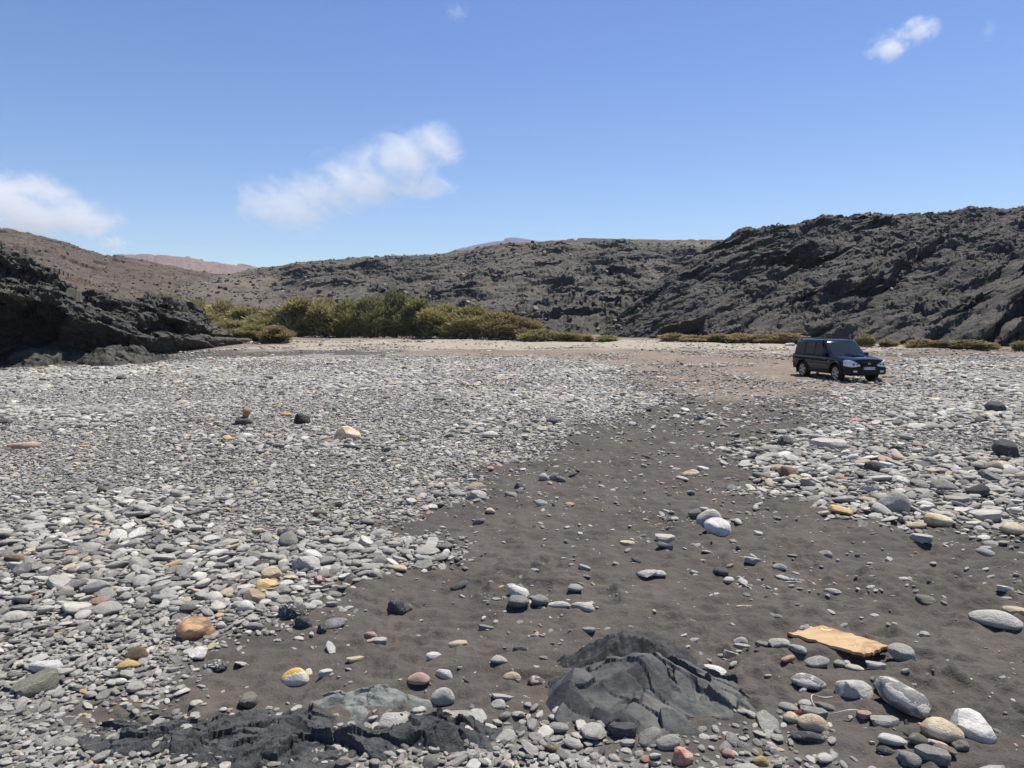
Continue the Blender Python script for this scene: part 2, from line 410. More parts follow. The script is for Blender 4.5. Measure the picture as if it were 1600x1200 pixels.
ROCK_DARK = m_rock('dark_basalt', (0.038, 0.036, 0.033), (0.095, 0.090, 0.080), (0.108, 0.097, 0.080), 0.8, 0.8, 0.3, 0.56, (.105, .093, .077))
ROCK_MID = m_rock('weathered_basalt', (0.045, 0.042, 0.037), (0.100, 0.093, 0.081), (0.125, 0.107, 0.085), 0.6, 0.7, 0.35, 0.54, (.145, .122, .097))
ROCK_CLIFF = m_rock('olive_black_basalt', (0.032, 0.032, 0.029), (0.085, 0.082, 0.072), (0.11, 0.105, 0.07), 1.4, 0.6, 0.12, 0.53)
EARTH_L = m_earth('brown_hillside', (0.088, 0.072, 0.060), (0.118, 0.096, 0.079), (0.050, 0.045, 0.041), 1.0, 0.52)
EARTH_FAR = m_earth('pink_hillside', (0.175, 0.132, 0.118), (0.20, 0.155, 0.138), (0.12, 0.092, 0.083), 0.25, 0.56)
EARTH_MT = m_earth('haze_tinted_mountain', (0.115, 0.10, 0.125), (0.13, 0.112, 0.138), (0.09, 0.08, 0.10), 0.08, 0.56)  # purple-grey of distant haze is put into the base colour

right_hill, P_R = hill('rocky_hill_right',
    [(930, 532, 88), (960, 505, 92), (985, 475, 96), (1010, 452, 99), (1050, 420, 104), (1085, 396, 110), (1120, 374, 114), (1150, 361, 116), (1200, 352, 117), (1260, 345, 117), (1340, 334, 116),
     (1390, 336, 117), (1450, 331, 117), (1530, 327, 116), (1600, 324, 114), (1800, 305, 104), (2300, 250, 90)],
    [(930, 84), (960, 79), (1100, 74), (1300, 67), (1450, 62), (1600, 60), (1900, 50), (2300, 40)], 1200, 460, 0.62,
    [(6.0, 3.5, 1.4, 24, 0.6, 0.35, None), (2.2, 1.4, 0.5, 20, 0.34, 0.2, None), (0.7, .7, 0.3, 14, 0.13, 0.08, None)],
    ROCK_DARK, seed=100, big=(16.0, 2.2), sharp=45, beds=((8.0, 9.5, 27, 70), (2.8, 4.6, 25, 30), (1.0, 1.3, 22, 11)), soil=lambda px, v, n: sstep(.15, .35, n) * (.05 + .3 * sstep(.65, .95, v)) + sstep(.05, .2, n) * (1 - sstep(.0, .14, v)) * .6 + .3 * sstep(.85, 1, v))
mid_hill, P_M = hill('rocky_hill_middle',
    [(215, 478, 150), (280, 452, 160), (340, 432, 175), (400, 420, 185), (480, 410, 190), (560, 403, 190), (640, 401, 190), (700, 396, 188), (760, 387, 186), (830, 380, 184),
     (880, 379, 186), (930, 376, 196), (1000, 377, 200), (1100, 378, 200), (1250, 385, 200), (1400, 400, 200)],
    [(215, 118), (400, 100), (600, 90), (800, 86), (960, 90), (1100, 100), (1400, 110)], 1150, 320, 0.85,
    [(6, 5, 2.0, 12, 0.55, 0.35, None), (2.4, 2.0, 0.9, 12, 0.32, 0.2, None), (1.0, 1.0, 0.5, 0, 0.16, 0.1, None)],
    ROCK_MID, seed=200, big=(22.0, 2.6), sharp=45, beds=((7.0, 6.0, 18, 50), (2.6, 3.0, 15, 22), (1.0, 0.9, 10, 7)), soil=lambda px, v, n: np.maximum((1 - sstep(300, 560, px + 220 * n)) * .9, sstep(.1, .3, n) * .3 + .45 * sstep(.85, 1, v)))
plateau, _ = hill('brown_plateau',
    [(780, 386, 330), (860, 377, 340), (905, 372.5, 345), (1000, 373.5, 350), (1100, 375, 350), (1250, 378, 350), (1500, 385, 350)],
    [(780, 205), (1500, 205)], 260, 60, 1.0, [(6, 5, 3, 0, 0.6, 0.3, None)], EARTH_L, seed=250)
left_hill, P_L = hill('brown_hill_left',
    [(-500, 300, 190), (-200, 335, 205), (0, 357, 215), (50, 362, 220), (110, 377, 225), (150, 391, 230), (185, 399, 235), (240, 407, 245), (300, 421, 260), (350, 428, 275), (400, 432, 285), (440, 440, 290), (520, 462, 290)],
    [(-500, 55), (0, 68), (200, 88), (300, 110), (400, 130), (520, 150)], 620, 240, 0.80,
    [(14, 9, 5, 8, 0.7, 0.6, None), (3.0, 2.4, 2.2, 0, 0.22, 0.2, None), (1.2, 1.1, 0.9, 0, 0.12, 0.1, None)], EARTH_L, seed=300, big=(30.0, 3.2), sharp=45)
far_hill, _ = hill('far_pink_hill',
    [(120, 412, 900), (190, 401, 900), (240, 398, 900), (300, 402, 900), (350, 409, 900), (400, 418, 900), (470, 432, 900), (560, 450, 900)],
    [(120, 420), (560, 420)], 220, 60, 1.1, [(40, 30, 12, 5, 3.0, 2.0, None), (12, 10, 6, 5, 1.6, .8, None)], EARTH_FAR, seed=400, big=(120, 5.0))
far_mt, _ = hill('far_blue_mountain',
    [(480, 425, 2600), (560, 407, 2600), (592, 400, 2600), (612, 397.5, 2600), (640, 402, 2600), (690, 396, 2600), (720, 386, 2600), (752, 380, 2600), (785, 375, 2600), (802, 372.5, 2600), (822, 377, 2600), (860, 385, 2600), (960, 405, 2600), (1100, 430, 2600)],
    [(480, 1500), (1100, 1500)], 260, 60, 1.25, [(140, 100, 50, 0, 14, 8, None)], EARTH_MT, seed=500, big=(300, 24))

# left cliff: an undercut wall of basalt whose top slopes back
def cliff(name, cols, profile, nu, nv, layers, mat, seed, out=(0.55, -0.83), sharp=40, zmin=-0.6, topwob=0.08):
    """cols: (px, base distance, height m, undercut m, set-back m); profile: (v, outward fraction of undercut, set-back fraction, height fraction)"""
    pxs = np.linspace(cols[0][0], cols[-1][0], nu)
    D, H, Uc, Sb = (interp(cols, pxs, k) for k in (1, 2, 3, 4))
    v = np.linspace(0, 1, nv); pu, ps, pz = (interp(profile, v, k) for k in (1, 2, 3))
    x0 = (pxs - 800) / FPX * D; g = gz(x0, D)
    o = np.array(out) / np.linalg.norm(out)
    nz = vnoise(np.stack([pxs / 26, 0 * pxs, 0 * pxs], 1), seed) * topwob
    S = pu[None] * Uc[:, None] - ps[None] * Sb[:, None]
    Z = zmin + g[:, None] + pz[None] * (H * (1 + nz) - zmin)[:, None]
    P = np.stack([(x0[:, None] + o[0] * S).ravel(), (D[:, None] + o[1] * S).ravel(), Z.ravel()], 1)
    P += 0.5 * np.stack([fbm(P / 3.0 + 9 * q, 3, seed + 5 + q) for q in range(3)], 1) * np.clip(np.broadcast_to(H[:, None], S.shape).ravel() / 3.0, 0.1, 1)[:, None]
    N = normals(P, nu, nv)
    if (N[:, :2] @ o).mean() < 0: N = -N
    mask = np.clip(np.broadcast_to(H[:, None], S.shape).ravel() / 2.5, 0.15, 1)
    P, _ = rockify(P, N, [(l[0], l[1], l[2], l[3], l[4] * .75, l[5] * .8, mask) for l in layers], 0.3, seed)
    P = ledges(P, N, ((1.5, 1.0, -24, 5), (0.55, 0.4, -20, 2), (.22, .14, -18, .8)), seed, (o[0], o[1], .1)) * 1.0
    me = grid_mesh(name, P, nu, nv, mat, True); me.set_sharp_from_angle(angle=math.radians(sharp))
    return link(name, me)
PROF = [(0, -0.5, 0, 0), (0.12, -0.95, 0, 0.12), (0.26, -1.0, 0, 0.33), (0.38, -0.5, 0, 0.5), (0.46, 0.10, 0, 0.58), (0.50, 0.25, 0, 0.63), (0.55, 0.1, 0.02, 0.68),
        (0.66, 0, 0.28, 0.74), (0.70, -0.2, 0.30, 0.80), (0.76, 0.0, 0.30, 0.86), (0.82, 0, 0.42, 0.92), (0.92, 0, 0.8, 1.0), (1, 0, 1.4, 0.9)]
LAY = [(5.0, 3.0, 1.2, -24, 1.0, 0.4, None), (1.8, 1.3, 0.5, -22, 0.45, 0.2, None), (0.6, 0.5, 0.25, -16, 0.18, 0.09, None), (0.25, .25, 0.16, 0, 0.07, 0.03, None)]
c1 = cliff('rock_cliff', [(-420, 30, 9.5, 3.8, 9), (-100, 37, 8.3, 3.8, 9), (0, 41, 7.4, 3.8, 8), (60, 43, 6.3, 3.8, 7.5), (120, 45.5, 4.9, 3.4, 7), (170, 48, 4.3, 2.8, 6.5), (220, 52, 4.0, 2.2, 6),
                          (280, 57, 3.9, 1.4, 5.5), (310, 60, 3.1, 1.1, 5), (335, 63, 2.0, 0.8, 4), (370, 67, 1.0, 0.4, 3), (405, 71, 0.4, 0.2, 2), (425, 74, 0.1, 0.05, 1)], PROF, 640, 240, LAY, ROCK_CLIFF, 600)
tag(c1, kind='structure')
PROF2 = [(0, -0.4, 0, 0), (0.2, -0.8, 0, 0.35), (0.38, 0.1, 0, 0.72), (0.45, 0.25, 0.0, 0.82), (0.52, 0.1, 0.04, 0.9), (0.75, 0, 0.5, 1.0), (1, 0, 1.2, 0.75)]
c2 = cliff('rock_ledge', [(95, 44.5, 2.6, 0.7, 3), (140, 45.5, 3.2, 1.2, 3.2), (180, 47.0, 2.5, 1.2, 3), (225, 49, 1.75, 0.9, 2.6), (280, 54, 1.25, 0.6, 2.4), (340, 60, 0.85, 0.35, 2), (385, 66, 0.45, 0.2, 1.5), (412, 70, 0.12, 0.05, 1)],
           PROF2, 420, 110, LAY[1:], ROCK_CLIFF, 660, topwob=0.12)
tag(c2, kind='structure')

def lump_field(name, lumps, res, layers, mat, seed, label, cat='rock', margin=0.25, sharp=35, warp=0.16, rough=0.04):
    """bedrock breaking through the sand: a field of lumps (x, y, rx, ry, rot, height, power)"""
    xs = [l[0] for l in lumps]; ys = [l[1] for l in lumps]; rr = max(max(l[2], l[3]) for l in lumps) + margin
    x0, x1, y0, y1 = min(l[0] - max(l[2], l[3]) for l in lumps) - margin, max(l[0] + max(l[2], l[3]) for l in lumps) + margin, \
        min(l[1] - max(l[2], l[3]) for l in lumps) - margin, max(l[1] + max(l[2], l[3]) for l in lumps) + margin
    nu, nv = int((x1 - x0) / res) + 2, int((y1 - y0) / res) + 2
    X, Y = np.meshgrid(np.linspace(x0, x1, nu), np.linspace(y0, y1, nv), indexing='ij'); x, y = X.ravel(), Y.ravel()
    wx = x + warp * 0.5 * fbm(p2(x, y, 0.5), 3, seed); wy = y + warp * 0.5 * fbm(p2(x, y, 0.5), 3, seed + 4)
    h = np.full(len(x), -1.0)
    rl = np.random.default_rng(seed)
    for (cx, cy, rx, ry, rot, H, pw) in lumps:
        a = math.radians(rot); dx, dy = wx - cx, wy - cy
        u = (dx * math.cos(a) + dy * math.sin(a)) / rx; w = (-dx * math.sin(a) + dy * math.cos(a)) / ry
        k = H + (rl.uniform(-.25, .25) * u + rl.uniform(-.1, .35) * w) * H          # tilted top face, cut by slanting side faces
        nf_ = 8
        for q in range(nf_):
            an = q * 6.2832 / nf_ + rl.uniform(-.3, .3); sl = rl.uniform(.7, 2.6) * (.4 + pw * .3)
            k = np.minimum(k, sl * H * (rl.uniform(.82, 1.08) - (u * math.cos(an) + w * math.sin(an))))
        h = np.maximum(h, k)
    h = np.maximum(h, -0.14)
    P = np.stack([x, y, gz(x, y) + h], 1); N = normals(P, nu, nv)
    if N[:, 2].mean() < 0: N = -N
    mask = sstep(-0.10, 0.05, h)
    PF = P * [1, 1, 0]; PD, _ = rockify(PF, N * 0 + np.array([0, 0, 1.0]), [(*l[:6], mask) for l in layers], 0.3, seed); P = P + PD - PF
    P[:, 2] += mask * rough * fbm(p2(x, y, .16), 4, seed + 9, ridge=True) * 0.4
    c = np.array([np.mean(xs), np.mean(ys), 0.0])
    P = P - c
    i, j = np.meshgrid(np.arange(nu - 1), np.arange(nv - 1), indexing='ij'); a = (i * nv + j).ravel()
    Fc = np.stack([a, a + nv, a + nv + 1, a + 1], 1); keep = (h[Fc] > -0.135).any(1); Fc = Fc[keep]
    used = np.unique(Fc); mp = np.zeros(len(P), int); mp[used] = np.arange(len(used))
    me = np_mesh(name, P[used], mp[Fc], mat, True); me.set_sharp_from_angle(angle=math.radians(sharp))
    o = link(name, me); o.location = c
    return tag(o, label, cat)
BEDROCK = m_rock('slate_grey_bedrock', (0.034, 0.036, 0.038), (0.080, 0.083, 0.085), (0.10, 0.098, 0.092), 5.0, 0.8, 0.03, 0.58)
BEDROCK2 = m_rock('smooth_slate_bedrock', (0.095, 0.102, 0.105), (0.155, 0.165, 0.165), (0.17, 0.17, 0.16), 4.0, 0.4, 0.02, 0.56)
BEDROCK3 = m_rock('green_grey_bedrock', (0.13, 0.145, 0.135), (0.20, 0.22, 0.205), (0.2, 0.21, 0.19), 5.0, 0.5, 0.03, 0.55)
def L(px, py, wpx, dpx, rot, H, pw=2.0):
    p = at(px, py); s = p.y / FPX
    q = at(px, py - dpx / 2); r = at(px, py + dpx / 2)
    return (p.x, p.y, wpx / 2 * s, max(0.08, (q.y - r.y) / 2), rot, H, pw)
LAYB = [(0.34, 0.26, 0.2, 25, 0.035, 0.05, None), (0.12, 0.10, 0.09, 20, 0.014, 0.02, None), (0.04, .04, 0.04, 0, 0.004, 0.006, None)]
def slab_outcrop():
    """one slab of slate split along a ridge, a rough dark crest close behind it"""
    c = at(1000, 1108); xc, yc = c.x + .01, 4.93; res = .0075
    xs, ys = np.arange(-.80, .86, res), np.arange(-.56, .78, res); nu, nv = len(xs), len(ys)
    X, Y = np.meshgrid(xs, ys, indexing='ij'); u, v = X.ravel(), Y.ravel()
    P2 = np.stack([u, v, 0 * u], 1); u2 = u + .035 * fbm(P2 / .22, 3, 5); v2 = v + .035 * fbm(P2 / .22 + 7, 3, 9)
    u3 = u2 - .06
    main = np.minimum.reduce([.37 + .72 * v2 + .34 * u3, .36 + 1.0 * v2 - .16 * u3, .345 + .50 * u3 - .05 * v2, .36 - .50 * u3 - .22 * v2, .37 - 1.3 * v2, 1.6 * (u2 + .52), 1.3 * (.62 - u2) + .1 * v2])
    main = np.maximum(main, np.minimum.reduce([.17 + .35 * v2 - .25 * (u2 + .3), .15 + .7 * (v2 + .1), 1.2 * (u2 + .58), .22 - .9 * v2, .9 * (-.02 - u2)]))
    foot = np.minimum.reduce([.15 + .5 * (v2 + .28) - .1 * u2, .17 - .5 * u2, .17 + .9 * (u2 + .06), .8 * (v2 + .52), .20 - .9 * (v2 + .25)])
    right = np.minimum.reduce([.13 - .2 * (u2 - .45), .5 * (v2 + .28) + .02, .9 * (.74 - u2), .8 * (u2 - .15), .14 - .7 * (v2 - .05)])
    rear = np.minimum.reduce([.31 - .34 * np.abs(u2 + .02) ** 1.15 * 1.2, .29 + 1.3 * (v2 - .26), .38 - 1.2 * (v2 - .30), .8 * (.52 - u2), .9 * (u2 + .46)])
    low = np.minimum.reduce([.12 - .15 * u2, .8 * (v2 - .12), .10 - .7 * (v2 - .28), .8 * (.60 - u2), .6 * (u2 - .1)])
    front = np.maximum(np.maximum(main, foot), right); back = np.maximum(rear, low); h = np.maximum(front, back); rough = (back > front).astype(float)
    P = np.stack([u, v, h], 1)
    off, tl, ed = blocks(np.stack([(u * .75 - v * .65) / .34, (v * .8 + .6 * u) / .12, 0 * u + .4], 1) + .25 * np.stack([vnoise(P2 / .2, 3), vnoise(P2 / .2, 4), 0 * u], 1), 77)
    h = h + (1 - rough) * (.050 * off + .045 * tl - .010 * (1 - sstep(0, .04, ed)))
    pit = sstep(.15, .5, vnoise(P2 / .05, 21)) * sstep(.02, .25, u - .1 * v) * (1 - sstep(.35, .55, u)) * sstep(-.28, -.1, v) * (1 - sstep(-.02, .08, v))
    h = h - (1 - rough) * .035 * pit
    h = h + .012 * fbm(P2 / .09, 3, 8) + rough * (.022 * fbm(P2 / .12, 4, 12, .55, True) + .010 * fbm(P2 / .03, 2, 13))
    h = np.maximum(h, -.10)
    P = np.stack([u, v, h], 1)
    i, j = np.meshgrid(np.arange(nu - 1), np.arange(nv - 1), indexing='ij'); a = (i * nv + j).ravel(); Fc = np.stack([a, a + nv, a + nv + 1, a + 1], 1); Fc = Fc[(h[Fc] > -.095).any(1)]
    us = np.unique(Fc); mp = np.zeros(len(P), int); mp[us] = np.arange(len(us))
    t = NT('split_slate', .75, .35); vv = t.coord('Object'); n2 = t.noise(vv, 7, 7, .7); n3 = t.noise(vv, 40, 5, .7); n1 = t.noise(vv, 2.2, 4)
    c1_ = t.mix(t.ramp(n2, [(.35, 0), (.68, 1)]), (.052, .054, .054), (.098, .101, .098)); c1_ = t.mix(t.ramp(n1, [(.5, 0), (.7, .5)]), c1_, (.135, .135, .126))
    c2_ = t.mix(t.ramp(n2, [(.35, 0), (.68, 1)]), (.018, .019, .020), (.048, .048, .048)); cc = t.mix(t.attr('rough'), c1_, c2_)
    cc = t.mix(1.0, cc, t.ramp(n3, [(.3, .75), (.7, 1.2)]), 'MULTIPLY'); mat = t.done(cc, t.bump(t.math('ADD', n2, t.math('MULTIPLY', n3, .5)), .5, .02))
    me = np_mesh('bedrock_outcrop', P[us], mp[Fc], mat, True); me.set_sharp_from_angle(angle=math.radians(34))
    at_ = me.attributes.new('rough', 'FLOAT', 'POINT'); at_.data.foreach_set('value', rough[us].astype(np.float32))
    o = link('bedrock_outcrop', me); o.location = (xc, yc, 0); tag(o, 'large split slate grey rock outcrop with a rough black crest, centre foreground', 'rock')
slab_outcrop()
lump_field('bedrock_outcrop', [L(250, 1150, 270, 64, 2, 0.04, 4.0), L(390, 1150, 280, 70, -4, 0.055, 4.0), L(475, 1130, 150, 44, 6, 0.10, 3.0), L(470, 1178, 230, 80, 18, 0.09, 2.6), L(575, 1165, 190, 56, 0, 0.055, 3.4),
                               L(685, 1145, 200, 60, -6, 0.075, 2.4), L(610, 1160, 190, 50, 0, 0.045, 3.5)],
           0.0085, [(0.30, .2, .2, 25, .018, .06, None), (.1, .08, .09, 20, .007, .028, None), (.035, .035, .04, 0, .002, .008, None)], BEDROCK, 740, 'long low black rock shelf along the bottom left foreground')
lump_field('bedrock_outcrop', [L(590, 1088, 120, 24, -4, 0.07, 1.2), L(545, 1092, 70, 16, 0, 0.03, 1.6)],
           0.009, [(0.2, .12, .2, 25, .015, .03, None), (.06, .05, .1, 0, .008, .01, None)], BEDROCK3, 764, 'small greenish grey rock hump half sunk in sand above the black shelf', margin=0.15)
for (px, py, w, d, H, sd, lab) in ((82, 566, 105, 16, 1.15, 780, 'broad black boulder at the foot of the left cliff with a lit flat top'),
                                   (185, 566, 110, 14, 0.85, 790, 'lower jagged black boulder right of the broad one under the left cliff')):
    l = L(px, py, w, d, 8, H, 2.6)
    lump_field('cliff_boulder', [l, (l[0] + l[2] * .55, l[1] + 0.3, l[2] * .6, l[3] * .8, 0, H * .62, 2.4), (l[0] - l[2] * .6, l[1], l[2] * .45, l[3] * .7, 0, H * .7, 2.6)], 0.06,
               [(1.2, .9, .4, -15, .35, .2, None), (.4, .35, .2, -10, .16, .08, None)], ROCK_CLIFF, sd, lab, 'boulder', margin=0.4, warp=0.5, rough=0.1)

# ------------------------------------------------------------------ stone shapes
def stone_mesh(name, seed, kind, mat, sub=3):
    r = np.random.default_rng(seed); bm = bmesh.new(); bmesh.ops.create_icosphere(bm, subdivisions=sub, radius=1.0)
    d = np.array([v.co for v in bm.verts]); d /= np.linalg.norm(d, axis=1, keepdims=True)
    npl, soft = {'round': (9, 5.0), 'cobble': (12, 11.0), 'angular': (10, 30.0), 'slab': (9, 20.0)}[kind]
    n = r.normal(size=(npl, 3)); n /= np.linalg.norm(n, axis=1, keepdims=True)
    if kind == 'slab': n = np.concatenate([n[:6] * [1, 1, .25], [[0.05, 0.02, 1], [-.03, .05, -1]]]); n /= np.linalg.norm(n, axis=1, keepdims=True)
    dist = r.uniform(0.72, 1.0, len(n))
    if kind == 'slab': dist[-2:] = 0.55
    q = np.clip(d @ n.T, 0.0, None) / dist[None]
    rad = (np.sum(np.maximum(q, 1e-6) ** soft, 1) + 0.8 ** soft) ** (-1.0 / soft)
    rad *= 1 + {'round': .04, 'cobble': .05, 'angular': .05, 'slab': .04}[kind] * fbm(d * 1.6 + seed, 3, seed) + (0.035 if kind in ('angular', 'slab') else 0.018) * fbm(d * 5 + seed, 3, seed + 7)
    p = d * rad[:, None]; lo, hi = p.min(0), p.max(0); p = (p - (lo + hi) / 2) / (hi - lo)
    for v, c in zip(bm.verts, p): v.co = c
    me = bpy.data.meshes.new(name); bm.to_mesh(me); bm.free(); me.materials.append(mat)
    me.polygons.foreach_set('use_smooth', [True] * len(me.polygons))
    if kind in ('angular', 'slab'): me.set_sharp_from_angle(angle=math.radians(38))
    return me
M_INST, M_OBJ = m_stone('scattered_stone', 'inst'), m_stone('single_stone', 'obj')
KINDS_ = ['cobble'] * 4 + ['round'] * 2 + ['slab'] * 4 + ['angular'] * 4
PROTO_I = [stone_mesh('stone', 40 + k, kd, M_INST, 2) for k, kd in enumerate(KINDS_)]
PROTO_O = [stone_mesh('stone', 40 + k, kd, M_OBJ, 3) for k, kd in enumerate(KINDS_)]
BYKIND = {kd: [m for m, k2 in zip(PROTO_O, KINDS_) if k2 == kd] for kd in set(KINDS_)}
STONES = bpy.data.collections.new('stone_shapes')
for m in PROTO_I: STONES.objects.link(bpy.data.objects.new('stone_shape', m))

def scatter(name, pos, rot, scl, col, idx, label=None, cat=None, coll=STONES):
    me = bpy.data.meshes.new(name); me.vertices.add(len(pos)); me.vertices.foreach_set('co', np.ascontiguousarray(pos, np.float32).ravel())
    for nm, dat in (('rot', rot), ('scl', scl), ('col', col)):
        a = me.attributes.new(nm, 'FLOAT_VECTOR', 'POINT'); a.data.foreach_set('vector', np.ascontiguousarray(dat, np.float32).ravel())
    a = me.attributes.new('pick', 'INT', 'POINT'); a.data.foreach_set('value', np.ascontiguousarray(idx, np.int32))
    o = link(name, me)
    g = bpy.data.node_groups.new(name, 'GeometryNodeTree'); N = g.nodes
    g.interface.new_socket('Geometry', in_out='INPUT', socket_type='NodeSocketGeometry'); g.interface.new_socket('Geometry', in_out='OUTPUT', socket_type='NodeSocketGeometry')
    gi, go = N.new('NodeGroupInput'), N.new('NodeGroupOutput'); ip = N.new('GeometryNodeInstanceOnPoints'); ci = N.new('GeometryNodeCollectionInfo')
    ci.inputs['Collection'].default_value = coll; ci.inputs['Separate Children'].default_value = True; ci.inputs['Reset Children'].default_value = True
    ip.inputs['Pick Instance'].default_value = True
    def na(nm, ty):
        n = N.new('GeometryNodeInputNamedAttribute'); n.data_type = ty; n.inputs['Name'].default_value = nm; return n.outputs['Attribute']
    g.links.new(gi.outputs[0], ip.inputs['Points']); g.links.new(ci.outputs[0], ip.inputs['Instance'])
    g.links.new(na('rot', 'FLOAT_VECTOR'), ip.inputs['Rotation']); g.links.new(na('scl', 'FLOAT_VECTOR'), ip.inputs['Scale']); g.links.new(na('pick', 'INT'), ip.inputs['Instance Index'])
    g.links.new(ip.outputs[0], go.inputs[0])
    mo = o.modifiers.new('scatter', 'NODES'); mo.node_group = g
    return tag(o, label, cat, None, 'stuff')

# ------------------------------------------------------------------ stones that stand out one by one
C = dict(LG=(.46, .44, .40), G=(.24, .234, .218), MG=(.34, .328, .302), DG=(.085, .085, .087), W=(.62, .60, .57), CR=(.56, .47, .33), Y=(.58, .42, .17), O=(.46, .26, .11),
         BR=(.20, .14, .10), P=(.48, .32, .26), R=(.27, .09, .065), OL=(.20, .195, .15), BK=(.035, .035, .036), TAN=(.42, .34, .24))
TWO = dict(crust=m_two('grey_stone_white_crust', (.20, .20, .20), (.52, .49, .44), 2.6), yw=m_two('ochre_white_stone', (.62, .40, .10), (.66, .62, .55), 1.1, .5, .53),
           marble=m_two('white_veined_grey_stone', (.09, .09, .09), (.48, .47, .45), 3.2), rw=m_two('red_white_stone', (.28, .07, .05), (.62, .6, .56), 1.2),
           orock=m_two('orange_brown_rock', (.19, .12, .08), (.50, .32, .18), 1.8, .4, .6), speck=m_two('speckled_dark_rock', (.07, .07, .07), (.45, .45, .44), 9.0, .55, .6),
           pq=m_two('pink_quartz_rock', (.45, .20, .13), (.50, .38, .32), 2.0, .4, .6), cream=m_two('cream_tan_rock', (.40, .30, .17), (.60, .52, .40), 1.8, .38, .6),
           wdark=m_two('white_boulder_grey_patches', (.42, .41, .40), (.66, .64, .60), 1.8, .35, .6), half=m_two('tan_grey_split_stone', (.13, .125, .12), (.50, .42, .33), 1.0, .47, .52))
